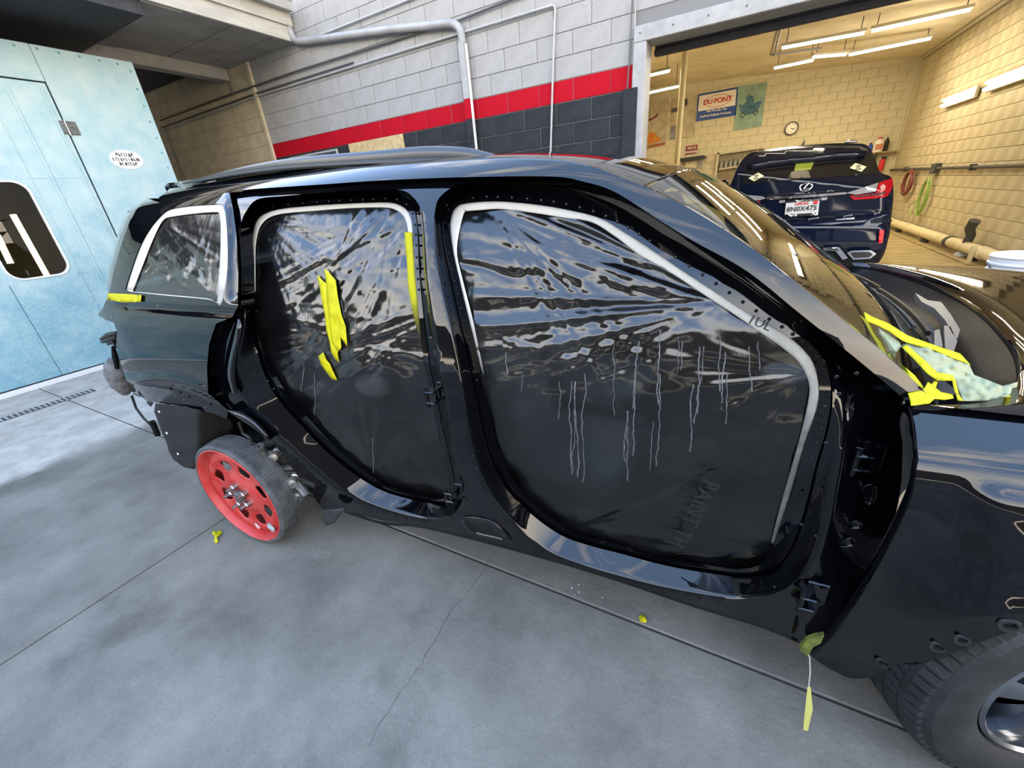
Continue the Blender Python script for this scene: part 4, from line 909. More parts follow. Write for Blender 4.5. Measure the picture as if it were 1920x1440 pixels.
def ribbon(name, A, B, d, m, root, IV, st=None, thick=.0012, k=6):
    a, b = crn(A, k), crn(B, k); rows = [S(a*(1-s)+b*s, d-.0015*math.sin(s*math.pi)) for s in (0, .33, .67, 1)]
    o = grid(name, rows, m, None)
    if st is not None:
        P_ = np.concatenate([a*(1-s)+b*s for s in (0, .33, .67, 1)]); at = o.data.attributes.new('stain', 'FLOAT', 'POINT'); at.data.foreach_set('value', np.clip(st(P_), 0, 1).astype(np.float32))
    solid(o, thick, 0)
    return adopt(o, root, IV) if root is not None else o
def flat(name, poly, d, m, root, IV, st=None, Hfun=None, g=6, kind='b', thick=.0012):
    v, f = patch2d(lin(poly, g), [], g); dd = d-(Hfun(v) if Hfun is not None else 0)-.0012-.0015*sn(v, 11, 9, 77)
    o = mesh(name, S(v, dd, kind), [t[::-1] for t in f], m, None, True)
    if st is not None:
        at = o.data.attributes.new('stain', 'FLOAT', 'POINT'); at.data.foreach_set('value', np.clip(st(v), 0, 1).astype(np.float32))
    solid(o, thick, 0)
    return adopt(o, root, IV) if root is not None else o
# front door opening
r1, I1, s1 = sheet('f', 'large clear plastic film masking the front door opening, streaked and creased', FA, D0, Hf, 3.4, tuple(uvz(-.2, .1, .5)))
TI = [(872,396),(900,394),(942,392),(1006,400),(1055,408),(1110,417),(1154,444),(1200,478),(1262,514),(1325,556),(1383,594),(1425,623),(1467,652),(1500,682),(1517,720),(1514,760),(1497,830),(1474,910),(1456,975),(1446,1018)]
ti0 = [(862,384),(895,379),(942,378),(1008,384),(1067,394),(1125,409),(1175,438),(1217,465),(1279,507),(1342,548),(1404,588),(1445,611),(1483,634),(1520,672),(1536,730),(1532,768),(1508,837),(1487,910),(1467,975),(1452,1020)]
def stf(P): return (P[:, 1]-560)/330+.1
ribbon('tape_border', ti0, TI, D0-.006, 'tape', r1, I1, stf)
TL0 = [(862,384),(849,398),(844,425),(850,473),(862,527),(877,590),(890,644),(904,700)]; TL1 = [(874,393),(868,405),(860,440),(857,477),(868,527),(880,573),(889,611),(908,702)]
ribbon('tape_border', TL0, TL1, D0-.006, 'tape', r1, I1, lambda P: (P[:, 1]-560)/140)
def drips(root, IV, seeds, Hfun, d, m='stripe'):
    mb = MB(); r = np.random.default_rng(5)
    for (x, y0, y1, n, w) in seeds:
        xx = x; P = []
        for y in np.arange(y0, y1, 6): xx += (r.random()-.5)*3.4-.6*n; P.append((xx, y))
        P = np.array(P); wd = w*(.6+.8*r.random(len(P))); A = P-np.stack([wd, wd*0], 1); B = P+np.stack([wd, wd*0], 1)
        a = S(A, d-Hfun(A)-.0015); c = S(P, d-Hfun(P)-.0028); b = S(B, d-Hfun(B)-.0015); k = len(P)
        mb.add(list(a)+list(c)+list(b), [(i, i+1, k+i+1, k+i) for i in range(k-1)]+[(k+i, k+i+1, 2*k+i+1, 2*k+i) for i in range(k-1)])
    o = mb.build('dried_drips', m, None, True, kind='stuff'); return adopt(o, root, IV)
drips(r1, I1, [(1070,715,890,0,.9),(1078,715,900,0,1),(1096,700,905,0,.8),(1080,770,890,0,.7),(1200,640,770,.3,1),(1190,700,860,.4,.9),(1176,770,870,.6,1),(1180,800,905,.3,.8),(1240,620,760,.2,1.1),(1236,700,880,.4,.9),(1225,790,890,.5,.7),(1280,640,700,.2,.8),(1310,650,800,.5,1.1),(1302,720,850,.5,1),(1320,650,780,.6,.8),(1350,620,740,-.3,1.0),(1358,660,760,.2,1.1),(1365,700,800,.5,.8),(950,660,705,0,.8),(978,700,740,0,.7),(1048,715,790,0,.7),(1272,630,705,.1,.6),(1405,650,740,.3,1),(1420,640,700,-.3,.9),(1150,640,780,.1,.6)], Hf, D0)
def textmesh(txt, size, m, bold=False, extrude=.001, align='CENTER', space=1.0, ofs=0):
    c = bpy.data.curves.new('text', 'FONT'); c.body = txt; c.size = size; c.align_x = align; c.align_y = 'CENTER'; c.extrude = extrude; c.space_character = space; c.offset = ofs; c.resolution_u = 2
    o = bpy.data.objects.new('text', c); COL.objects.link(o); dg = bpy.context.evaluated_depsgraph_get(); me = bpy.data.meshes.new_from_object(o.evaluated_get(dg)); bpy.data.objects.remove(o)
    me.materials.clear(); me.materials.append(M[m] if isinstance(m, str) else m); return me
def place_text(name, txt, size, m, c, right, up, parent=None, inv=None, **k):
    me = textmesh(txt, size, m, **k); right = Vector(right).normalized(); n = right.cross(Vector(up)).normalized(); up = n.cross(right)
    me.transform(Matrix((( right[0], up[0], n[0], c[0]), (right[1], up[1], n[1], c[1]), (right[2], up[2], n[2], c[2]), (0, 0, 0, 1)))); me.name = name
    o = bpy.data.objects.new(name, me); COL.objects.link(o)
    if parent is not None: adopt(o, parent, inv or Matrix())
    return o
c_ = S([(1298,968)], D0-.035)[0]; a_ = S([(1325,925)], D0-.035)[0]; b_ = S([(1275,1018)], D0-.035)[0]
dr = b_-a_; place_text('film_print', 'PAINT TH', .062, 'black', c_, dr, -np.cross(-VD, dr)*-1, r1, I1, space=1.15)
c_ = S([(1424,606)], D0-.01)[0]; dr = S([(1440,614)], D0-.01)[0]-S([(1405,600)], D0-.01)[0]
place_text('tape_print', '1UL', .03, 'black', c_, dr, np.cross(-VD, dr), r1, I1)
# rear door opening
r2, I2, s2 = sheet('r', 'clear plastic film masking the rear door opening, patched with yellow tape', RA, D0, Hr, 3.2, tuple(uvz(-1.1, .1, .6)))
a0 = [(471,555),(471,515),(471,465),(474,435),(482,412),(500,399),(532,391),(595,385),(645,382),(695,380),(732,380),(752,386),(765,397),(772,415),(774,440)]
a1 = [(480,545),(479,515),(479,467),(483,438),(491,420),(507,407),(535,400),(595,395),(645,391),(695,389),(730,390),(746,396),(757,406),(763,420),(766,440)]
ribbon('tape_border', a0, a1, D0-.006, 'tape', r2, I2, lambda P: (P[:, 1]-500)/50)
ribbon('yellow_tape_border', [(773,436),(776,490),(780,540),(785,590),(790,640)], [(758,435),(763,490),(766,540),(775,590),(786,632)], D0-.008, 'ytape', r2, I2, lambda P: (P[:, 1]-545)/75)
flat('tape_patch', [(595,515),(606,527),(612,531),(614,560),(618,600),(622,640),(634,655),(633,664),(636,680),(627,672),(621,660),(618,640),(612,620),(609,590),(603,560)], D0-.006, 'yellow', r2, I2, None, Hr, 5)
flat('tape_patch', [(608,503),(616,510),(629,525),(634,560),(640,590),(648,612),(651,649),(644,640),(638,632),(640,652),(634,660),(622,640),(618,600),(614,560),(612,530)], D0-.009, 'yellow', r2, I2, None, Hr, 5)
flat('tape_patch', [(597,668),(606,661),(612,675),(618,682),(632,713),(622,711),(608,692),(602,683)], D0-.006, 'yellow', r2, I2, None, Hr, 5)
drips(r2, I2, [(568,680,740,0,.7),(590,700,780,.1,.7),(700,820,890,.3,.7),(640,560,600,0,.5)], Hr, D0)
# quarter window
r3, I3, s3 = sheet('q', 'small plastic film over the rear quarter window framed in white tape', Qa, .012, Hq, 3.5, tuple(uvz(-1.9, 0, 1.2)))
cl = lambda L_: L_+[L_[0]]
ribbon('tape_border', cl(QA), cl(QB), .006, 'tape', r3, I3, lambda P: (P[:, 0]-330)/150*np.clip((P[:, 1]-520)/30, 0, 1)*.9, k=5)
flat('yellow_tape_strip', [(202,550),(233,551),(265,553),(264,566),(232,567),(201,562)], -.006, 'ytape', r3, I3, lambda P: P[:, 0]*0, None, 5)
# pale things behind the film, pressing against it
def bulge(name, px, d, r, m='ltgray'):
    p = S([px], d)[0]; rows = []
    for a in np.linspace(0, math.pi, 11): rows.append([p+VD*r[1]*math.cos(a)+UD*r[0]*math.sin(a)*math.cos(t)+np.array([0, 0, 1])*r[2]*math.sin(a)*math.sin(t) for t in np.linspace(0, 2*math.pi, 20, endpoint=False)])
    cp(grid(name, rows, m, None, closed=True))
bulge('seat_bolster', (703,722), D0+.10, (.085, .05, .05)); bulge('dashboard_end', (1468,700), D0+.085, (.05, .05, .022)); bulge('seat_bolster', (960,790), D0+.22, (.09, .06, .13), 'seat')
# ================================================================== MASKING PAPER OVER THE COWL
def bvh(o): me = o.data; return BVHTree.FromPolygons([v.co for v in me.vertices], [tuple(p.vertices) for p in me.polygons])
def hit(o, px): r = rays([px])[0]; h = bvh(o).ray_cast(Vector(EYE), Vector(r).normalized()); return np.array(h[0]) if h[0] is not None else None
h1 = hit(wind, (1628, 596)); h1 = h1 if h1 is not None else on(1628, 596, 2, 1.2)
A1 = h1; A2_ = S([(1705, 757)], 0, 'f')[0]+np.array([0, 0, .012]); A3 = on(1905, 715, 2, 1.115)
pn = np.cross(A2_-A1, A3-A1); pn /= np.linalg.norm(pn)
if pn[2] < 0: pn = -pn
def onp(P, off=0):
    R = rays(P); t = ((A1-EYE)@pn+off)/(R@pn); return EYE+R*t[:, None]
pr = thing('masking_paper', 'pale green masking paper with yellow tape edges draped over the windscreen corner and cowl', 'masking paper', tuple(A2_)); IP = Matrix.Translation(-Vector(A2_))
def pflat(name, poly, off, m, amp=.004, g=5, root=pr, inv=IP):
    v, f = patch2d(lin(poly, g), [], g); offs = off+amp*(sn(v, 30, 22, 5)+.5*sn(v, 10, 8, 9))
    R = rays(v); t = ((A1-EYE)@pn+offs)/(R@pn); o = mesh(name, EYE+R*t[:, None], [q[::-1] for q in f], m, None, True); solid(o, .001, 0); return adopt(o, root, inv)
pflat('paper', [(1646,613),(1686,640),(1690,650),(1681,660),(1680,672),(1663,665),(1655,640)], .006, 'paper')
pflat('paper', [(1690,648),(1702,643),(1750,655),(1817,684),(1826,703),(1850,712),(1880,724),(1908,716),(1906,728),(1890,742),(1868,750),(1840,752),(1806,752),(1790,712),(1785,706),(1765,706),(1742,690),(1715,668)], .006, 'paper', .012)
for poly, o_ in (([(1620,585),(1635,594),(1665,606),(1700,628),(1707,631),(1760,650),(1800,663),(1820,685),(1813,681),(1790,673),(1752,657),(1720,648),(1702,643),(1690,638),(1668,622),(1645,610),(1624,602)], .012),
                 ([(1691,651),(1700,647),(1730,672),(1757,698),(1788,704),(1786,714),(1757,714),(1738,700),(1712,672)], .014), ([(1784,706),(1791,712),(1798,740),(1806,752),(1796,751),(1789,730)], .014), ([(1752,714),(1758,716),(1754,728),(1744,724)], .01),
                 ([(1647,656),(1662,664),(1690,683),(1715,704),(1731,725),(1732,730),(1715,722),(1680,702),(1658,690),(1637,675),(1646,668)], .012),
                 ([(1702,737),(1722,733),(1733,728),(1740,716),(1748,722),(1764,735),(1786,740),(1788,747),(1770,750),(1752,748),(1742,757),(1708,761),(1706,748)], .016), ([(1870,748),(1885,740),(1903,743),(1925,758),(1925,775),(1900,761),(1886,756)], .012)):
    pflat('tape_strip', poly, o_, 'yellow', .004, 4)
# hanging tape at the sill corner
ht = thing('hanging_tape', 'twisted yellow tape scrap hanging on a thread below the front sill corner', 'tape', tuple(on(1518, 1230, 1, .95))); IH = Matrix.Translation(-Vector(on(1518, 1230, 1, .95)))
adopt(MB().tube([on(x, y, 1, .95) for x, y in ((1505,1212),(1512,1222),(1518,1232),(1519,1260),(1516,1290))], .0015, 5).build('thread', 'tape', None), ht, IH)
tp = [on(x, y, 1, .95) for x, y in ((1514,1288),(1520,1288),(1524,1330),(1519,1350),(1515,1370),(1506,1368),(1509,1335))]
adopt(solid(mesh('tape_tail', tp, [tuple(range(7))], mat('pale_yellow', (.42, .40, .10), .6), None), .002, 0) or bpy.data.objects['tape_tail'], ht, IH)
tq_ = [on(x, y, 1, .94) for x, y in ((1498,1214),(1512,1196),(1530,1190),(1545,1188),(1538,1203),(1524,1210),(1514,1226))]
o = mesh('tape_wad', tq_, [tuple(range(7))], mat('dull_yellow', (.07, .08, .01), .6, var=.5, vscale=40), None); solid(o, .012, 0); adopt(o, ht, IH)
def scrap(name, poly, label, m):
    P = [on(x, y, 2, .004+.006*(i % 2)) for i, (x, y) in enumerate(poly)]; c = np.mean(P, 0)
    V = [p-c+[c[0]*0, 0, 0] for p in P]+[np.array([0, 0, .012-c[2]+c[2]])]; n = len(P)
    o = mesh(name, V, [(i, (i+1) % n, n) for i in range(n)], m, None); solid(o, .0015, 0); o.location = c; return tag(o, label, 'tape')
scrap('tape_scrap', [(397,1000),(401,995),(407,997),(413,994),(417,999),(411,1004),(407,1008),(409,1016),(404,1019),(401,1014),(404,1007)], 'crumpled pale yellow tape scrap on the concrete beside the red wheel', 'yellow')
scrap('tape_scrap', [(1198,1156),(1203,1152),(1209,1155),(1213,1163),(1211,1168),(1205,1167),(1200,1165)], 'small crumpled yellow tape scrap on the concrete below the front door sill', 'yellow')
# ================================================================== WALL PIPES
def wallpipe(name, pts, r, m, label, cat, y=D-.03, n=8, rx=None, group=None):
    P = [on(a, b, 1, y) for a, b in pts]; P = list(crn(P, 1)) if len(P) < 2 else P
    o = MB().tube(P, r, n, rx=rx).build(name, m, None, True); return tag(o, label, cat, group)
dp = [(541,49),(545,60),(551,73),(562,78),(600,74),(646,67),(737,55),(800,49),(838,44),(852,46),(862,55),(866,70),(868,85),(880,206),(885,296)]
dpp = thing('downspout', 'pale grey square downspout running along the block wall then down behind the car roof', 'downspout', tuple(on(860, 52, 1, D-.05))); ID = Matrix.Translation(-Vector(on(860, 52, 1, D-.05)))
Pw = [on(a, b, 1, D-.055) for a, b in dp]; ch = adopt(MB().tube(crn(Pw[:13], 2), .045, 8).build('pipe_run', 'frame', None, True, edge=60), dpp, ID)
x0 = Pw[12][0]; adopt(box('pipe_drop', (x0-.04, D-.1, 2.645), (x0+.04, D-.02, Pw[12][2]+.02), 'frame'), dpp, ID); adopt(box('painted_band', (x0-.041, D-.101, 2.44), (x0+.041, D-.02, 2.645), 'red'), dpp, ID); adopt(box('painted_base', (x0-.041, D-.101, 0), (x0+.041, D-.02, 2.44), 'char'), dpp, ID)
adopt(box('pipe_edge', (x0+.045, D-.09, 1.2), (x0+.056, D-.05, Pw[12][2]), 'whitetrim'), dpp, ID)
wallpipe('electrical_conduit', [(305,247),(480,181),(759,94),(1036,10),(1041,14),(1040,40),(1036,160),(1032,300)], .012, 'pipe', 'thin conduit along the block wall that turns down right of the downspout', 'conduit', D-.02)
wallpipe('electrical_conduit', [(300,226),(446,172),(560,132),(749,72),(860,38),(955,0),(990,-12)], .013, 'darkpipe', 'long dark conduit crossing the block wall behind the downspout', 'conduit', D-.025)
wallpipe('electrical_conduit', [(302,240),(480,175),(662,117)], .011, 'darkpipe', 'short dark conduit ending in a capped stub on the grey wall', 'conduit', D-.02)
wallpipe('electrical_conduit', [(600,66),(618,59),(765,0),(800,-14)], .012, 'pipe', 'thin grey conduit sloping up above the downspout', 'conduit', D-.02)
wallpipe('electrical_conduit', [(422,133),(437,180)], .012, 'darkpipe', 'short dark vertical conduit below the canopy corner', 'conduit', D-.03)
wallpipe('electrical_conduit', [(310,240),(347,345)], .012, 'darkpipe', 'dark vertical conduit on the cream wall beside the blue booth', 'conduit', D-.03)
wallpipe('hanging_cable', [(1186,-5),(1178,140),(1165,300)], .007, 'darkpipe', 'thin dark cable hanging down the wall left of the garage door', 'cable', D-.03, 6)
wallpipe('hanging_cable', [(1192,-5),(1187,140),(1178,300)], .006, 'pipe', 'thin grey cable beside the metal garage door frame', 'cable', D-.02, 6)
a, b = on(657, 278, 1, D), on(757, 258, 1, D)
bd = thing('plywood_board', 'bare stained plywood patch on the dark wall below the red stripe', 'board', ((a[0]+b[0])/2, D-.01, 2.2)); w = (b[0]-a[0])/2
MB().box((-w, -.02, -.3), (w, .008, .235)).build('panel', 'wood', bd, bevel=.003)
a, b = on(545, 300, 1, D), on(633, 283, 1, D)
pn_ = thing('dark_wall_panel', 'dark rounded panel on the wall just above the rear of the roof', 'panel', ((a[0]+b[0])/2, D-.01, 2.15)); w = (b[0]-a[0])/2
MB().box((-w, -.025, -.3), (w, .008, .24)).build('panel', 'darkwood', pn_, bevel=.02); MB().box((-w-.02, -.015, -.32), (w+.02, .006, .26)).build('border', 'pipe', pn_, bevel=.01)
# ================================================================== SPRAY BOOTH
XB = -6.83
M['boothin'] = mat('booth_inside', (.35, .32, .25), .8)
M['boothglass'] = glassmat('booth_window_glass', (.75, .70, .55), 1.5)[0]
bt = thing('spray_booth', 'pale blue metal paint spray booth under the canopy, with a windowed door', 'spray booth', (XB-1.5, 1.5, 0)); IB = Matrix.Translation(-Vector((XB-1.5, 1.5, 0)))
def bb(name, y0, z0, y1, z1, x0=XB-.03, x1=XB, m='bluebooth', bevel=.004, par=bt, inv=IB): return adopt(box(name, (x0, y0, z0), (x1, y1, z1), m, None, bevel), par, inv)
bb('back_wall', -3.5, 0, 3.29, 3.37, XB-3.4, XB-3.36, 'boothin', 0); bb('roof_panel', -3.5, 3.33, 3.29, 3.37, XB-3.36, XB-.031, 'bluebooth', 0); bb('end_wall', 3.25, 0, 3.29, 3.33, XB-3.36, XB-.031, 'bluebooth', 0); bb('end_wall', -3.5, 0, -3.46, 3.33, XB-3.36, XB-.031, 'bluebooth', 0)
bb('wall_panel', 2.412, .06, 3.31, 3.39); bb('wall_panel', -.8, 3.06, 2.408, 3.39); bb('wall_panel', -3.5, .06, -.804, 3.39)
bb('sill', -3.5, 0, 3.31, .055, XB-.03, XB+.025, 'whitetrim')
dz = thing('booth_door', '', ''); del dz['label']; del dz['category']; dz.parent = bt; dz.matrix_parent_inverse = IB
wy0, wy1, wz0, wz1 = 1.33, 1.87, 1.13, 2.13
for nm, y0, z0, y1, z1 in (('door_panel', .82, .07, 1.318, 3.045), ('door_panel', 1.322, .07, 2.395, wz0-.0), ('door_panel', 1.322, wz1, 2.395, 3.045), ('door_panel', wy1, wz0, 2.395, wz1)): adopt(box(nm, (XB-.025, y0, z0), (XB+.004, y1, z1), 'bluebooth', None, .003), dz, Matrix())
adopt(box('door_panel', (XB-.025, -.8, .07), (XB+.004, .815, 3.045), 'bluebooth', None, .003), dz, Matrix())
adopt(box('door_rail', (XB+.004, 2.06, .07), (XB+.012, 2.09, 3.0), 'bluebooth', None, .002), dz, Matrix()); adopt(box('door_rail', (XB+.004, 1.9, .07), (XB+.01, 1.915, 3.0), 'bluebooth', None, .002), dz, Matrix())
adopt(box('door_rail', (XB+.004, 2.33, .07), (XB+.016, 2.35, 3.0), 'bluebooth', None, .002), dz, Matrix())
def rrect(y0, z0, y1, z1, r, n=8):
    P = []
    for cy, cz, a0_ in ((y1-r, z1-r, 0), (y0+r, z1-r, 90), (y0+r, z0+r, 180), (y1-r, z0+r, 270)):
        for k in range(n+1): t = math.radians(a0_+90*k/n); P.append((cy+r*math.cos(t), cz+r*math.sin(t)))
    return P
rr = rrect(wy0+.012, wz0+.012, wy1-.012, wz1-.012, .13); ri = rrect(wy0+.03, wz0+.03, wy1-.03, wz1-.03, .115)
sq = rrect(wy0-.02, wz0-.02, wy1+.02, wz1+.02, .002); 
adopt(grid('window_corner', [[(XB+.0045, y, z) for y, z in sq], [(XB+.0045, y, z) for y, z in rr]], 'bluebooth', None, closed=True, smooth=False), dz, Matrix())
adopt(grid('window_gasket', [[(XB+.003, y, z) for y, z in rr], [(XB+.014, y, z) for y, z in rr], [(XB+.014, y, z) for y, z in ri], [(XB-.01, y, z) for y, z in ri]], 'white', None, closed=True, smooth=False), dz, Matrix())
adopt(mesh('window_pane', [(XB-.008, y, z) for y, z in rr], [tuple(range(len(rr)))], 'boothglass', None), dz, Matrix())
for (a, b) in (((24,402),(90,520)), ((-6,440),(20,494))):
    A_, B_ = on(*a, 0, XB-.5), on(*b, 0, XB-.5); MBt = MB().tube([A_, B_], .028, 8).build('booth_tube', mat('booth_tube_light', (1, 1, 1), .5, emis=(1, .9, .62), estr=1.6), None, True); adopt(MBt, bt, IB)
hn = bb('door_hinge', 2.36, 2.57, 2.50, 2.70, XB+.004, XB+.014, 'castiron', .002); sub(MB().tube([(XB+.02, 2.405, 2.56), (XB+.02, 2.405, 2.71)], .009, 8).build('hinge_pin', 'steel', None, True), hn)
rvt = None
for px in ((32,83),(75,90),(116,98),(154,105),(191,112),(225,119),(250,133),(262,166),(274,197),(286,227),(298,257),(308,285),(319,313)):
    p = on(px[0], px[1], 0, XB); 
    if rvt is None: rvt = adopt(MB().lathe([(.013, 0), (.010, .005), (0, .007)], (0, 0, 0), (1, 0, 0), 10).build('rivet', 'boothrivet', None, True), bt, IB); c = rvt
    else: c = rvt.copy(); COL.objects.link(c)
    c.location = p-np.array([0, .03, .01])
ov = [(XB+.004, 2.838+.17*math.cos(t), 2.335+.105*math.sin(t)) for t in np.linspace(0, 2*math.pi, 40, endpoint=False)]
os_ = adopt(mesh('oval_badge', ov, [tuple(range(40))], 'white', None), bt, IB)
mb = MB()
for row, (z, hw) in enumerate(((2.385, .09), (2.335, .14), (2.285, .09))):
    y = 2.838-hw
    while y < 2.838+hw:
        w = .006+.004*random.random(); mb.box((XB+.0042, y, z-.02), (XB+.0055, y+w, z+.02)); 
        if random.random() < .6: mb.box((XB+.0042, y, z+random.choice([-.02, 0, .014])), (XB+.0055, y+.02, z+random.choice([-.012, .008, .02])))
        y += .022+.008*random.random()
o = mb.build('badge_lettering', 'darkpipe', None, kind='stuff'); sub(o, os_)
# ================================================================== GARAGE CONTENTS
def lampfix(p0, p1, label, group, n=1, wall=False, hang=True):
    p0, p1 = np.array(p0, float), np.array(p1, float); c = (p0+p1)/2; L_ = np.linalg.norm(p1-p0); d = (p1-p0)/L_
    t = thing('fluorescent_lamp', label, 'ceiling light' if not wall else 'wall light', tuple(c), group)
    t.rotation_euler = (0, 0, math.atan2(d[1], d[0])); hh_ = L_/2
    if wall:
        MB().box((-hh_-.03, 0, -.10), (hh_+.03, .05, .10)).build('housing', 'fixture', t, bevel=.01)
        for z in (-.05, .05): MB().tube([(-hh_, -.03, z), (hh_, -.03, z)], .022, 10).build('tube', 'tube', t, True)
    else:
        MB().box((-hh_-.03, -.055, .02), (hh_+.03, .055, .07)).build('housing', 'fixture', t, bevel=.006)
        for k in range(n): MB().tube([(-hh_, 0, 0), (hh_, 0, 0)], .024, 10).build('tube', 'tube', t, True)
        for x in (-hh_+.06, hh_-.06): MB().tube([(x, 0, .07), (x, 0, zc(c[0]+x)-c[2]-.0)], .008, 6).build('rod', 'darkpipe', t)
    ld = bpy.data.lights.new('lamp_light', 'AREA'); ld.shape = 'RECTANGLE'; ld.size = L_; ld.size_y = .08; ld.energy = 17; ld.color = (1, .86, .60)
    lo = bpy.data.objects.new('lamp_light', ld); COL.objects.link(lo); lo.parent = t
    if wall: lo.location = (0, -.09, 0); lo.rotation_euler = (math.radians(-90), 0, 0)
    else: lo.location = (0, 0, -.045)
Z = 3.8
def zl(px, py): return on(px, py, 2, Z)
G1 = 'hanging fluorescent lamps in the garage'
for a, b, lab in (((1487,35),(1660,0),'bare fluorescent lamp hanging nearest the garage door'), ((1467,90),(1620,62),'left lamp of the middle row of garage ceiling lamps'), ((1635,58),(1820,18),'right lamp of the middle row of garage ceiling lamps'), ((1452,128),(1525,113),'left short lamp of the rear row of garage ceiling lamps'), ((1525,107),(1586,102),'middle short lamp of the rear row of garage ceiling lamps'), ((1592,103),(1745,72),'right lamp of the rear row of garage ceiling lamps'), ((1190,148),(1255,133),'far left ceiling lamp half hidden by the door jamb, upper one'), ((1190,180),(1272,162),'far left ceiling lamp above the banners, left of the pole')):
    lampfix(zl(*a), zl(*b), lab, G1)
lampfix(zl(1487, 35)+[0, -2.2, 0], zl(1660, 0)+[0, -2.2, 0], 'lamp hanging just inside the garage door above the frame', G1)
def rw3(px, py, x=3.42): return on(px, py, 0, x)
a, b = rw3(1768, 200), rw3(1830, 165); lampfix((3.42, a[1], 2.6), (3.42, b[1], 2.6), 'twin-tube wall lamp on the block side wall, the one nearer the back', 'wall lamps', wall=True)
a, b = rw3(1850, 165), rw3(1925, 138); lampfix((3.42, a[1], 2.62), (3.42, b[1]-1.0, 2.62), 'twin-tube wall lamp on the block side wall at the picture edge', 'wall lamps', wall=True)
YB = 16.46
def bw(px, py, y=YB): return on(px, py, 1, y)
def wallquad(name, q, m, parent, y=YB, th=.02):
    P = [bw(*p, y) for p in q]; n = len(P); return mesh(name, P+[p+np.array([0, th, 0]) for p in P], [tuple(range(n))[::-1], tuple(range(n, 2*n))]+[(i, (i+1) % n, n+(i+1) % n, n+i) for i in range(n)], m, parent)
def wthing(name, label, cat, c): t = thing(name, label, cat, tuple(bw(*c))); return t, Matrix.Translation(-Vector(bw(*c)))
M['signblue'] = mat('sign_blue', (.02, .07, .32), .4); M['signred'] = mat('sign_red', (.62, .02, .02), .4); M['signwhite'] = mat('sign_white', (.86, .82, .70), .4)
t, I_ = wthing('paint_sign', 'blue and white DU PONT refinish sign on the back wall, red oval lettering', 'sign', (1345, 196))
adopt(wallquad('sign_board', [(1309,177),(1384,163),(1380,216),(1305,228)], 'signblue', None), t, I_)
adopt(wallquad('sign_face', [(1311.5,180),(1381,167),(1378.5,197.5),(1308.8,209)], 'signwhite', None, YB-.004), t, I_)
cc = bw(1345, 189, YB-.006); rx_, rz_ = .375, .16
rg = lambda k, y: [(cc[0]+rx_*k*math.cos(a), y, cc[2]+rz_*(k if k == 1 else k-.03)*math.sin(a)) for a in np.linspace(0, 2*math.pi, 48, endpoint=False)]
adopt(grid('oval', [rg(1, YB-.012), rg(.955, YB-.012)], 'signred', None, closed=True, smooth=False), t, I_)
place_text('lettering', 'DU PONT', .185, 'signred', (cc[0], YB-.014, cc[2]), (1, 0, 0), (0, 0, 1), t, I_, ofs=.004, space=.95)
c1 = bw(1342, 205.5); c2 = bw(1343, 217)
place_text('lettering', 'We Proudly Use', .085, 'signwhite', (cc[0]+.0, YB-.014, c1[2]-.015), (1, 0, 0), (0, 0, 1), t, I_, ofs=.002)
place_text('lettering', 'DuPont Refinish Products', .085, 'signwhite', (cc[0]-.01, YB-.014, c2[2]+.035), (1, 0, 0), (0, 0, 1), t, I_, ofs=.002)
t, I_ = wthing('cloth_banner', 'pale green cloth banner with a dark blue print on wheels, right of the blue sign', 'banner', (1405, 200))
adopt(wallquad('cloth', [(1384,162),(1439,154),(1428,236),(1376,245)], mat('sage_cloth', (.26, .38, .30), .8, var=.2, vscale=6), None), t, I_)
adopt(wallquad('print', [(1385,196),(1392,197),(1400,190),(1399,183),(1404,178),(1412,180),(1414,188),(1413,194),(1420,190),(1430,189),(1424,200),(1418,211),(1408,214),(1398,216),(1388,208)], mat('dark_teal_print', (.03, .10, .14), .8, col2=(.10, .22, .28), vscale=12), None, YB-.004), t, I_)
for p in ((1392, 216), (1417, 211)):
    c = bw(*p, YB-.008); adopt(MB().lathe([(.07, 0), (.07, .004), (.045, .004), (.045, 0)], c, (0, -1, 0), 20).build('printed_wheel', 'darkpipe', None), t, I_)
t, I_ = wthing('wall_clock', 'round wall clock with a dark rim and pale dial on the back wall', 'clock', (1484, 241)); c = bw(1484, 241)
adopt(MB().lathe([(.15, .0), (.175, .0), (.175, .04), (.15, .045), (.148, .02)], c, (0, -1, 0), 36).build('rim', 'black', None, True, edge=30), t, I_); adopt(MB().lathe([(0, .02), (.15, .02)], c, (0, -1, 0), 36).build('dial', 'signwhite', None), t, I_)
for k in range(12):
    a = k*math.pi/6; d = np.array([math.sin(a), 0, math.cos(a)]); e_ = np.array([math.cos(a), 0, -math.sin(a)]); p = c+d*.122+np.array([0, -.024, 0]); adopt(mesh('hour_mark', [p-e_*.006-d*.012, p+e_*.006-d*.012, p+e_*.006+d*.012, p-e_*.006+d*.012], [(0, 1, 2, 3)], 'black', None), t, I_)
for a, l, w in ((math.radians(118), .075, .006), (math.radians(105+150), .0, .0), (math.radians(88+8), .11, .004)):
    if l: d = np.array([math.sin(a), 0, math.cos(a)]); e_ = np.array([math.cos(a), 0, -math.sin(a)]); p = c+np.array([0, -.027, 0]); adopt(mesh('hand', [p-e_*w-d*.02, p+e_*w-d*.02, p+e_*w+d*l, p-e_*w+d*l], [(0, 1, 2, 3)], 'black', None), t, I_)
t, I_ = wthing('no_smoking_sign', 'small dark red NO SMOKING sign on the back wall beside the pole', 'sign', (1297, 282))
adopt(wallquad('sign_board', [(1286,274),(1308,271),(1307,287),(1285,290)], mat('dark_red', (.22, .01, .015), .4), None), t, I_); c = bw(1297, 277.5); place_text('lettering', 'NO', .10, 'signwhite', (c[0]-.05, YB-.01, c[2]), (1, 0, 0), (0, 0, 1), t, I_, ofs=.003)
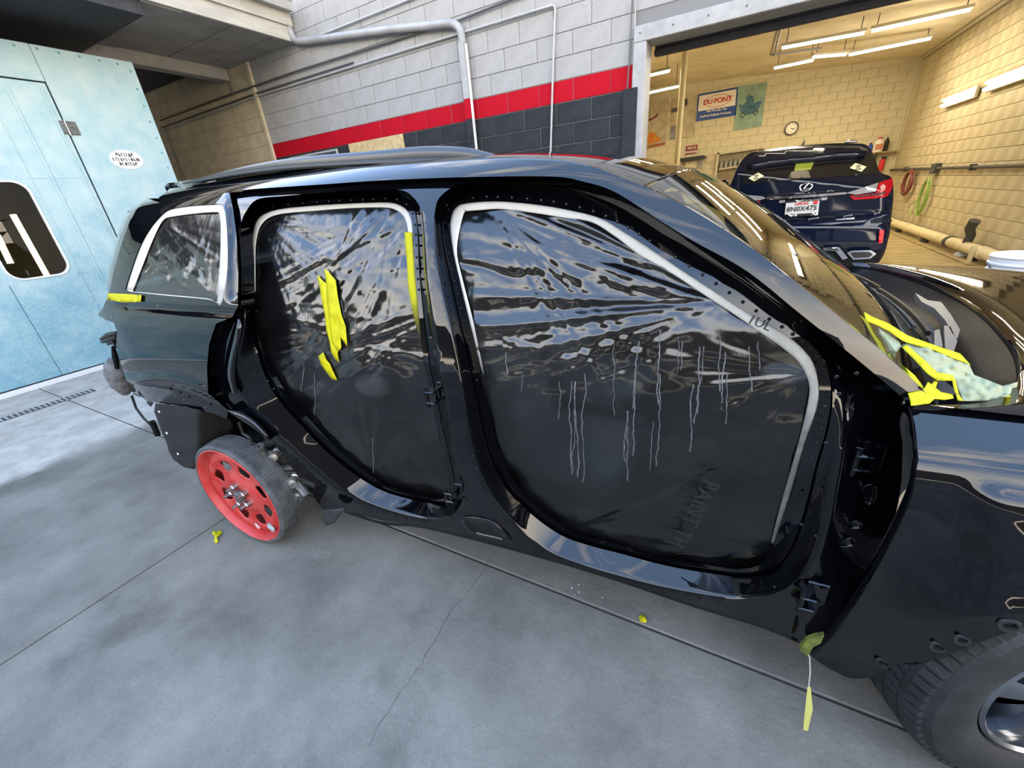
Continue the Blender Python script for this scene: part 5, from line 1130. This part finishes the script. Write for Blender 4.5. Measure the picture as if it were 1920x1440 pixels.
adopt(MB().lathe([(.045, 0), (.045, .004), (.03, .004), (.03, 0)], (c[0]+.09, YB-.006, c[2]), (0, -1, 0), 16).build('circle', 'signwhite', None), t, I_)
c = bw(1296, 285); place_text('lettering', 'SMOKING', .085, 'signwhite', (c[0], YB-.01, c[2]), (1, 0, 0), (0, 0, 1), t, I_, ofs=.003)
t, I_ = wthing('cloth_banner', 'cream cloth banner with an orange ball print beside the metal door frame', 'banner', (1230, 240))
cloth = mat('cream_cloth', (.50, .42, .28), .8, var=.2, vscale=5)
adopt(wallquad('cloth', [(1190,193),(1253,186),(1248,272),(1190,282)], cloth, None), t, I_)
adopt(wallquad('print', [(1213,262),(1216,250),(1222,246),(1230,252),(1240,262),(1234,266),(1220,270),(1213,273)], mat('orange_print', (.65, .12, .02), .7, col2=(.6, .35, .03), vscale=8), None, YB-.004), t, I_)
adopt(wallquad('print', [(1213,274),(1230,270),(1247,267),(1247,271),(1213,278)], mat('green_print', (.10, .14, .03), .7, col2=(.5, .04, .02), vscale=5), None, YB-.004), t, I_)
adopt(wallquad('print', [(1213,224),(1225,220),(1235,211),(1232,219),(1220,226),(1213,229)], mat('maroon_print', (.20, .03, .03), .7), None, YB-.004), t, I_)
t, I_ = wthing('cloth_banner', 'cream cloth banner with faded dark prints behind the cream pole', 'banner', (1280, 220))
adopt(wallquad('cloth', [(1260,186),(1305,179),(1301,256),(1257,262)], cloth, None), t, I_)
adopt(wallquad('print', [(1259,204),(1275,200),(1274,208),(1258,212)], 'castiron', None, YB-.004), t, I_); adopt(wallquad('print', [(1258,237),(1271,233),(1269,260),(1256,262)], mat('blue_grey_print', (.12, .13, .18), .7, col2=(.35, .32, .28), vscale=8), None, YB-.004), t, I_)
adopt(wallquad('print', [(1284,186),(1289,184),(1289,196),(1284,200)], 'darkpipe', None, YB-.004), t, I_)
p = zl(1283, 121); pb = on(1268, 316, 1, p[1])
pl_ = thing('support_pole', 'cream painted round support pole standing in the garage left of the blue sign', 'pole', (p[0], p[1], 0))
MB().tube([(0, 0, .02), (0, 0, zc(p[0])-.0)], .065, 14).build('shaft', 'creampipe', pl_, True); MB().box((-.12, -.12, 0), (.12, .12, .02)).build('base_plate', 'creampipe', pl_)
# lidded rack and shelf cabinet on the back wall
t, I_ = wthing('wall_cabinet', 'open grey wall cabinet with small bottles and shelves behind the parked SUV', 'cabinet', (1385, 310))
adopt(wallquad('back_panel', [(1346,287),(1432,277),(1430,350),(1338,350)], mat('cab_grey', (.22, .18, .12), .6, var=.3, vscale=8), None), t, I_); fr_ = 'fixture'
for q in ([(1345,286),(1432,275),(1432,278),(1346,290)], [(1345,286),(1349,286),(1341,350),(1337,350)], [(1348,316),(1400,308),(1400,311),(1348,319)]): adopt(wallquad('shelf_board', q, fr_, None, YB-.12, .12), t, I_)
for i in range(5): tag(adopt(MB().lathe([(0, 0), (.035, 0), (.035, .10), (.015, .13), (.015, .16), (0, .16)], bw(1352+i*8.5, 314-i*1.1, YB-.07), (0, 0, 1), 10).build('bottle', 'graypl', None, True), t, I_) if False else MB().lathe([(0, 0), (.05, 0), (.05, .14), (.02, .18), (.02, .22), (0, .22)], bw(1352+i*8.5, 315-i*1.2, YB-.07), (0, 0, 1), 10).build('bottle', 'pipe', None, True), 'small grey bottle in the row on the cabinet shelf', 'bottle', 'small bottles in the wall cabinet')
t, I_ = wthing('utility_sink', 'grey topped metal stand with a vertical chrome pipe below the no smoking sign', 'stand', (1298, 310))
adopt(wallquad('stand_top', [(1275,297),(1318,291),(1325,294),(1318,298),(1276,304)], 'graypl', None, YB-.3, .3), t, I_)
for x in (1278, 1308, 1314): adopt(wallquad('leg', [(x,300),(x+3,300),(x-1,345),(x-4,345)], 'frame', None, YB-.2, .04), t, I_)
adopt(wallquad('stand_panel', [(1285,304),(1308,300),(1304,345),(1281,345)], 'inback', None, YB-.15, .02), t, I_)
# shelf with bottles, extinguisher
t, I_ = wthing('wall_shelf', 'wooden wall shelf with a bracket at the right end of the back wall', 'shelf', (1670, 283))
sy = 16.3; a, b = on(1625, 287, 1, sy), on(1685, 279, 1, sy); zs = a[2]
adopt(box('shelf_board', (a[0], sy, zs-.03), (3.45, YB+.02, zs), 'wood'), t, I_); adopt(box('bracket', (3.02, sy+.05, zs-.25), (3.05, YB+.02, zs-.03), 'darkpipe'), t, I_)
def bottle(px, h, r, m, label, capm='black', cat='bottle'):
    p = on(px, 285, 1, 16.38); t = thing('bottle', label, cat, (p[0], 16.38, zs))
    MB().lathe([(0, 0), (r, 0), (r, h*.6), (r*.85, h*.75), (r*.35, h*.88), (r*.3, h*.94), (0, h*.94)], (0, 0, 0), (0, 0, 1), 14).build('bottle_body', m, t, True, edge=40); MB().lathe([(r*.4, h*.9), (r*.4, h), (0, h)], (0, 0, 0), (0, 0, 1), 10).build('cap', capm, t, True); return t
b_ = bottle(1644, .36, .12, 'signwhite', 'white plastic jug with a red label on the wall shelf', 'signred'); box('label', (-.085, -.124, .06), (.085, -.118, .2), mat('jug_label', (.55, .22, .12), .5, var=.3, vscale=30), b_)
bottle(1658, .34, .055, 'black', 'tall black bottle right of the white jug on the wall shelf'); bottle(1629, .25, .06, 'signblue', 'blue bottle left of the white jug on the wall shelf')
p = on(1654, 305, 1, YB-.06); t = thing('fire_extinguisher', 'small red fire extinguisher hung below the wall shelf', 'fire extinguisher', tuple(p))
MB().lathe([(0, -.2), (.06, -.2), (.065, 0), (.05, .07), (.02, .1), (0, .1)], (0, 0, 0), (0, 0, 1), 14).build('cylinder', 'signred', t, True); MB().box((-.03, -.03, .1), (.07, .03, .15)).build('valve', 'black', t)
# side wall things
t = thing('air_pipe', 'long dark air pipe clipped along the block side wall at hip height', 'pipe', (3.44, 12, 1.353)); MB().tube([(0, -6.5, 0), (0, 4.4, 0)], .028, 8).build('pipe_run', 'darkpipe', t, True); MB().box((-.05, .75, -.10), (.05, 1.0, .10)).build('junction_box', 'castiron', t, bevel=.01)
for y in (-3.8, -1, 3): MB().box((-.04, y, -.05), (.05, y+.05, .05)).build('clip', 'darkpipe', t)
def hose(c, w, h, n, r, m, label, tail=None):
    P = []
    for i in range(n*24):
        a = 2*math.pi*i/24; k = i/24; s = 1-.10*((k*.37) % 1)*2; P.append((c[0]-.02-.02*((k*1.7) % 3), c[1]+w*s*math.cos(a)*(.8+.2*math.sin(k)), c[2]+h*s*math.sin(a)-.06*((k*.61) % 1)))
    if tail: P += tail
    tag(MB().tube(P, r, 6).build('coiled_hose', m, None, True), label, 'hose')
hc = rw3(1707, 340, 3.45); hose(hc, .42, .27, 7, .016, mat('red_hose', (.22, .06, .05), .5), 'dark red air hose coiled on the side wall beside the parked SUV')
gc = rw3(1737, 366, 3.45); hose(gc, .30, .38, 6, .011, mat('green_hose', (.30, .45, .10), .5), 'thin light green cord coiled on the side wall right of the red hose', [(3.42, gc[1]+.3, .75), (3.40, gc[1]+.8, .55), (3.42, gc[1]+.5, .42)])
lp = thing('drain_pipe', 'thick cream drain pipe lying along the foot of the block side wall', 'pipe', (3.33, 12, .16))
MB().tube([(0, -3.4, 0), (0, 4.3, 0)], .085, 16).build('pipe_run', 'creampipe', lp, True)
for y in (-2.9, -1.55, .9, 2.6): MB().tube([(0, y, 0), (0, y+.12, 0)], .098, 16).build('coupling', 'darkpipe' if y == -1.55 else 'creampipe', lp, True)
for y in (-2.6, -.3, 1.6, 3): MB().box((-.05, y, -.16), (.06, y+.12, -.06)).build('support_block', 'castiron', lp, bevel=.008)
el = on(1816, 445, 0, 3.33); MB().tube([(0, el[1]-12, .05), (.02, el[1]-12, .18), (-.04, el[1]-12.05, .3), (-.03, el[1]-12.1, .42)], [.06, .06, .065, .075], 12).build('dark_elbow', 'darkpipe', lp, True)
tag(box('cream_strap', (3.2, on(1838, 470, 0, 3.3)[1], 0), (3.25, on(1838, 470, 0, 3.3)[1]+.06, .26), 'creampipe', None, .006), 'cream plastic strap leaning on the thick drain pipe', 'strap')
tag(box('curb_strip', (3.15, 9.0, 0), (3.24, 16.4, .03), 'garfloor', None, .008), 'low wet concrete curb beside the drain pipe', 'curb')
r_ = on(1805, 477, 2, .03); mb = MB().lathe([(0, -.02), (.12, -.02), (.10, .03), (.06, .05), (0, .045)], r_, (0, 0, 1), 9); tag(mb.build('plastic_rag', 'white', None, True), 'white crumpled plastic scrap on the wet garage floor by the pipe', 'scrap')
tag(MB().tube([on(1832, 508, 2, .03), on(1850, 514, 2, .03)], [.04, .03], 8).build('white_scrap', 'white', None, True), 'long white scrap on the garage floor beside the bucket', 'scrap')
# bucket on a low stool
bc = on(1928, 486, 2, 1.0); bk = thing('bucket', 'white plastic bucket with ribbed rim standing behind the bonnet', 'bucket', (bc[0], bc[1], .62))
BS = .74
MB().lathe([(r*BS, h*BS+.11) for r, h in [(0, 0), (.165, 0), (.19, .28), (.2, .283), (.2, .295), (.193, .3), (.194, .33), (.206, .333), (.206, .345), (.196, .35), (.198, .385), (.208, .39), (.2, .4), (.186, .39), (.16, .02), (0, .015)]], (0, 0, 0), (0, 0, 1), 40).build('bucket_body', 'white', bk, True, edge=30)
MB().tube([(.153*math.cos(a), .153*math.sin(a), .36-.10*math.sin((a-math.pi))) for a in np.linspace(math.pi, 2*math.pi, 16)], .004, 6).build('wire_handle', 'castiron', bk, True)
st_ = thing('stool', 'dark square stool under the white bucket', 'stool', (bc[0], bc[1], 0)); MB().box((-.2, -.2, .68), (.2, .2, .73)).build('stool_top', 'darkwood', st_, bevel=.01)
for sx in (-1, 1):
    for sy_ in (-1, 1): MB().box((sx*.17-.02, sy_*.17-.02, 0), (sx*.17+.02, sy_*.17+.02, .68)).build('leg', 'darkwood', st_)
# ceiling track frame
fz_ = thing('ceiling_track', 'thin grey rectangular rail frame fixed below the garage ceiling', 'rail', tuple(zl(1450, 70))); IF = Matrix.Translation(-Vector(zl(1450, 70)))
for a, b in (((1445,103),(1462,36)), ((1445,103),(1540,90)), ((1452,104),(1468,36))): adopt(MB().tube([zl(*a), zl(*b)], .02, 4).build('rail', 'frame', None), fz_, IF)
# ================================================================== PARKED SUV IN THE GARAGE
YL = 7.0
lx = thing('sport_utility_vehicle', 'dark navy SUV parked inside the garage, rear end with licence plate facing out', 'car', (.65, 9.0, 0)); IL = Matrix.Translation(-Vector((.65, 9, 0)))
def lcurve(v):                              # rear corners wrap forward, glass leans forward
    x = v[:, 0]; y = v[:, 1]; c = 1518-(y-350)*.0; t = (x-c)/160.
    lean = np.clip((338-y-(x-1518)*-.11)/60, 0, 1.3)
    return .10*np.abs(t)**4*1.0+.42*lean
def lp3(v, off=0.): v = np.atleast_2d(np.array(v, float)); y = YL+lcurve(v)+off; R = rays(v); t = (y-EYE[1])/R[:, 1]; return EYE+R*t[:, None]
def lpatch(name, poly, off, m, g=5, sp=False, parent=None, thick=0, dfun=None):
    o2 = cr_spline(poly, g, True) if sp else lin(poly, g); v, f = patch2d(o2, [], g); o = mesh(name, lp3(v, off+(dfun(v) if dfun else 0)), [q[::-1] for q in f], m, None, True)
    if thick: solid(o, thick, -1)
    return adopt(o, lx, IL) if parent is None else sub(o, parent)
OUT = [(1400,291),(1420,284),(1480,275),(1555,269),(1610,269),(1628,275),(1641,298),(1650,322),(1668,330),(1674,340),(1675,365),(1672,400),(1667,440),(1660,470),(1652,486),(1640,496),(1600,497),(1540,500),(1450,500),(1385,490),(1368,460),(1360,420),(1356,385),(1357,364),(1370,345),(1384,312)]
v, f = patch2d(cr_spline(OUT, 5, True), [], 5); o1 = cr_spline(OUT, 5, True)
def crease(v): y = v[:, 1]+(v[:, 0]-1518)*.08; return .05*np.exp(-((y-372)/12)**2)*0-.06*(1/(1+np.exp(-(y-415)/2.)))+.05*np.clip((y-470)/25, 0, 1)+.02*np.exp(-((y-412)/3.)**2)
P3 = list(lp3(v, crease(v))); Fc = [t[::-1] for t in f]; e1 = lp3(o1, crease(o1)); cen = np.array([.68, 0, 1.0]); n0 = len(P3); P3 += list(e1); n = len(e1)
for (dy, k) in ((.06, 1.012), (.5, 1.03), (2.2, 1.03), (3.6, .98), (4.4, .85)):
    P3 += [np.array([cen[0]+(p[0]-cen[0])*k+dy*.0, p[1]+dy, p[2]-(.12 if dy > 3 else 0)*(p[2] > 1.3)-(max(0, dy-2.2)*.35*(p[2] > 1.35))]) for p in e1]
for r in range(5):
    for k in range(n): Fc.append((n0+r*n+k, n0+r*n+(k+1) % n, n0+(r+1)*n+(k+1) % n, n0+(r+1)*n+k))
Fc.append(tuple(range(n0+5*n, n0+6*n)))
adopt(mesh('body', P3, Fc, 'navy', None, True, edge=50), lx, IL)
gl = lpatch('rear_window', [(1389,346),(1402,309),(1408,300),(1480,282),(1560,275),(1618,277),(1630,285),(1640,300),(1648,325),(1600,329),(1540,333),(1480,338)], -.006, mat('dark_rear_glass', (.012, .012, .012), .05, ior=1.5))
lpatch('roof_spoiler', [(1404,302),(1412,292),(1420,287),(1480,279),(1555,273),(1612,274),(1628,280),(1627,287),(1600,289),(1560,291),(1520,297),(1480,300),(1440,305),(1412,311),(1405,308)], -.12, 'navy', thick=.1)
lpatch('tailgate_facet', [(1430,349),(1520,342),(1598,336),(1590,350),(1580,358),(1510,363),(1441,367)], -.012, mat('blue_facet', (.008, .012, .03), .06, ior=2.1), dfun=lambda v: .14*np.clip((366-(v[:, 1]+(v[:, 0]-1441)*.07))/20, 0, 1)-.0)
lpatch('chrome_strip', [(1437,369),(1510,366),(1586,360),(1587,364),(1510,371),(1438,375)], -.03, 'chrome', 4)
M['taillight'] = mat('red_lamp_lens', (.42, .004, .012), .1, ior=1.6); M['clearlens'] = mat('clear_lamp_lens', (.55, .55, .58), .08, metal=.6)
tl = lpatch('tail_lamp', [(1593,367),(1642,362),(1648,343),(1660,338),(1673,334),(1675,345),(1671,357),(1663,369),(1642,372),(1600,375)], -.025, 'taillight', 4)
lpatch('lens_strip', [(1586,362),(1621,351),(1647,342),(1642,359),(1605,365)], -.03, 'clearlens', 4, parent=None).parent = tl
lpatch('dark_band', [(1598,368),(1642,363),(1661,360),(1660,363),(1642,366),(1600,370)], -.032, 'black', 4, parent=tl); lpatch('inner_lens', [(1650,350),(1656,345),(1661,349),(1659,356),(1653,358)], -.033, mat('pink_lens', (.6, .35, .3), .2), 3, parent=tl)
for o in tl.children: o.matrix_parent_inverse = Matrix()
tl2 = lpatch('tail_lamp', [(1361,358),(1383,360),(1392,372),(1398,379),(1426,377),(1422,383),(1414,388),(1400,387),(1385,376)], -.02, 'taillight', 4)
lpatch('lens_strip', [(1386,366),(1405,366),(1430,368),(1436,372),(1422,376),(1398,375)], -.03, 'clearlens', 4, parent=tl2)
pt = lpatch('licence_plate', [(1474,379),(1537,374.5),(1534,401),(1471,405.5)], -.05, 'white', 6)
def lpt(px, py, off): return lp3([(px, py)], off)[0]
for nm, s, px, h, m in (('lettering', '8N0X475', (1503, 391.5), .084, 'black'), ('lettering', 'California', (1503, 381.8), .04, 'signred')):
    c = lpt(*px, -.06); dr_ = lpt(1533, px[1]-2.5, -.06)-lpt(1475, px[1]+2.0, -.06); place_text(nm, s, h, m, c, dr_, (0, 0, 1), pt, None, ofs=.001, space=1.0 if h > .08 else 1)
lpatch('plate_frame', [(1475,376.5),(1538,372),(1537.6,377.5),(1474.6,382)], -.056, mat('frame_silver', (.5, .5, .52), .3), 6, parent=pt) if False else None
for q in ([(1472.5,376.5),(1538.5,372),(1538,376),(1472,380.5)], [(1470,402.5),(1534.5,398.8),(1534,403.5),(1469.5,407.5)]): lpatch('plate_frame', q, -.058, 'chrome', 6, parent=pt)
for s, px in (('LEXUS', (1508, 376.2)), ('GLENDALE', (1502, 403))):
    c = lpt(*px, -.066); dr_ = lpt(1533, px[1]-2., -.06)-lpt(1475, px[1]+2.0, -.06); place_text('lettering', s, .042, 'black', c, dr_, (0, 0, 1), pt, None, ofs=.001)
lpatch('registration_sticker', [(1526,377),(1534,376.3),(1533,382),(1525,382.6)], -.062, 'signred', 4, parent=pt)
lpatch('plate_lamp', [(1461,376),(1472,375),(1472,380),(1461,381)], -.03, 'clearlens', 4); lpatch('plate_lamp', [(1540,371),(1552,370),(1550,375),(1540,376)], -.03, 'clearlens', 4)
c = lpt(1511, 350.5, -.03); em = [c+np.array([.066*math.cos(a), 0, .045*math.sin(a)]) for a in np.linspace(0, 2*math.pi, 29)]
eo = adopt(MB().tube(em, .009, 8, cap=False).build('emblem', 'chrome', None, True), lx, IL); sub(MB().tube([c+np.array(q) for q in ((.028, -.003, .043), (.0, -.003, .008), (-.018, -.003, -.02), (.0, -.003, -.023), (.05, -.003, -.020))], .009, 8).build('emblem_letter', 'chrome', None, True), eo)
M['diamond'] = mat('pale_yellow_sticker', (.80, .78, .50), .5)
for q in ([(1593,315),(1604,305.5),(1625,312.5),(1615,322)], [(1403,334),(1422,323.5),(1433,330),(1414,340)]):
    d_ = lpatch('diamond_sticker', q, -.02, 'diamond', 5); c = np.mean(q, 0)
    for dy, w in ((-3, 4.5), (0, 3), (3.2, 5.5)): lpatch('print_line', [(c[0]-w, c[1]+dy-.3), (c[0]+w, c[1]+dy-1.3), (c[0]+w, c[1]+dy+.3), (c[0]-w, c[1]+dy+1.3)], -.026, 'darkpipe', 4, parent=d_)
lpatch('yellow_vest', [(1493,304),(1502,300),(1528,298),(1524,310),(1520,318),(1489,320)], -.010, mat('olive_yellow', (.30, .36, .04), .6), 4)
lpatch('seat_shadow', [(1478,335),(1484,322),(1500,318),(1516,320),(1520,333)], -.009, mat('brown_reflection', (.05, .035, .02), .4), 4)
bm2 = lpatch('bumper', [(1478,420),(1560,421),(1620,417),(1645,405),(1672,395),(1668,440),(1660,470),(1650,488),(1600,498),(1540,498),(1470,470)], -.10, 'navy', 5, dfun=lambda v: .07*np.clip((v[:, 1]-455)/35, 0, 1)+.03*np.exp(-((v[:, 1]-418)/4)**2), thick=.03)
lpatch('lower_trim', [(1530,464),(1575,462),(1590,475),(1655,470),(1648,490),(1600,499),(1545,499)], -.09, 'blackplastic', 5)
lpatch('reflector', [(1649,432),(1658,431),(1655,455),(1647,456)], -.135, mat('red_reflector', (.85, .01, .02), .2, emis=(.8, .0, .01), estr=0), 4)
for q, qi in (([(1588,474),(1598,470),(1633,469),(1643,476),(1632,485),(1600,487)], [(1594,475.5),(1600,473),(1630,472.5),(1637,477),(1629,482.5),(1602,484)]), ([(1543,465),(1573,463),(1590,484),(1580,487),(1566,470),(1546,470)], [(1549,466.5),(1568,465.5),(1574,471),(1570,470),(1560,468.5)])):
    et = lpatch('exhaust_trim', q, -.13, 'chrome', 4); lpatch('exhaust_opening', qi, -.136, 'black', 4, parent=et)
badge = lpatch('badge', [(1567,411),(1602,407.5),(1602,411),(1567,414)], -.04, 'chrome', 4)
for q in ([(1497,274),(1503,271),(1510,260),(1508,272),(1507,278)],): lpatch('roof_antenna', q, .35, 'black', 3, thick=.03)
for q in ([(1583,268),(1590,262),(1606,262),(1609,267)], [(1408,289),(1412,283),(1422,282),(1425,286)]): lpatch('roof_rail', q, .2, 'chrome', 3, thick=.05)
mr_ = lpatch('door_mirror', [(1341,352),(1343,344),(1352,338),(1362,338),(1365,345),(1362,355)], 2.4, 'navy', 3, thick=.1)
for x in (-.12, 1.45):
    for y in (7.9, 10.6):
        adopt(MB().lathe([(.0, -.1), (.22, -.1), (.25, -.12), (.34, -.11), (.36, -.08), (.36, .08), (.34, .11), (.25, .12), (.22, .1), (0, .1)], (x+.0, y, .362), (1, 0, 0), 36).build('wheel', 'rubber', None, True, edge=40), lx, IL)
for o in list(bpy.data.objects):
    if o.name.startswith('hinge_') or o.name.startswith('bolt'): pass
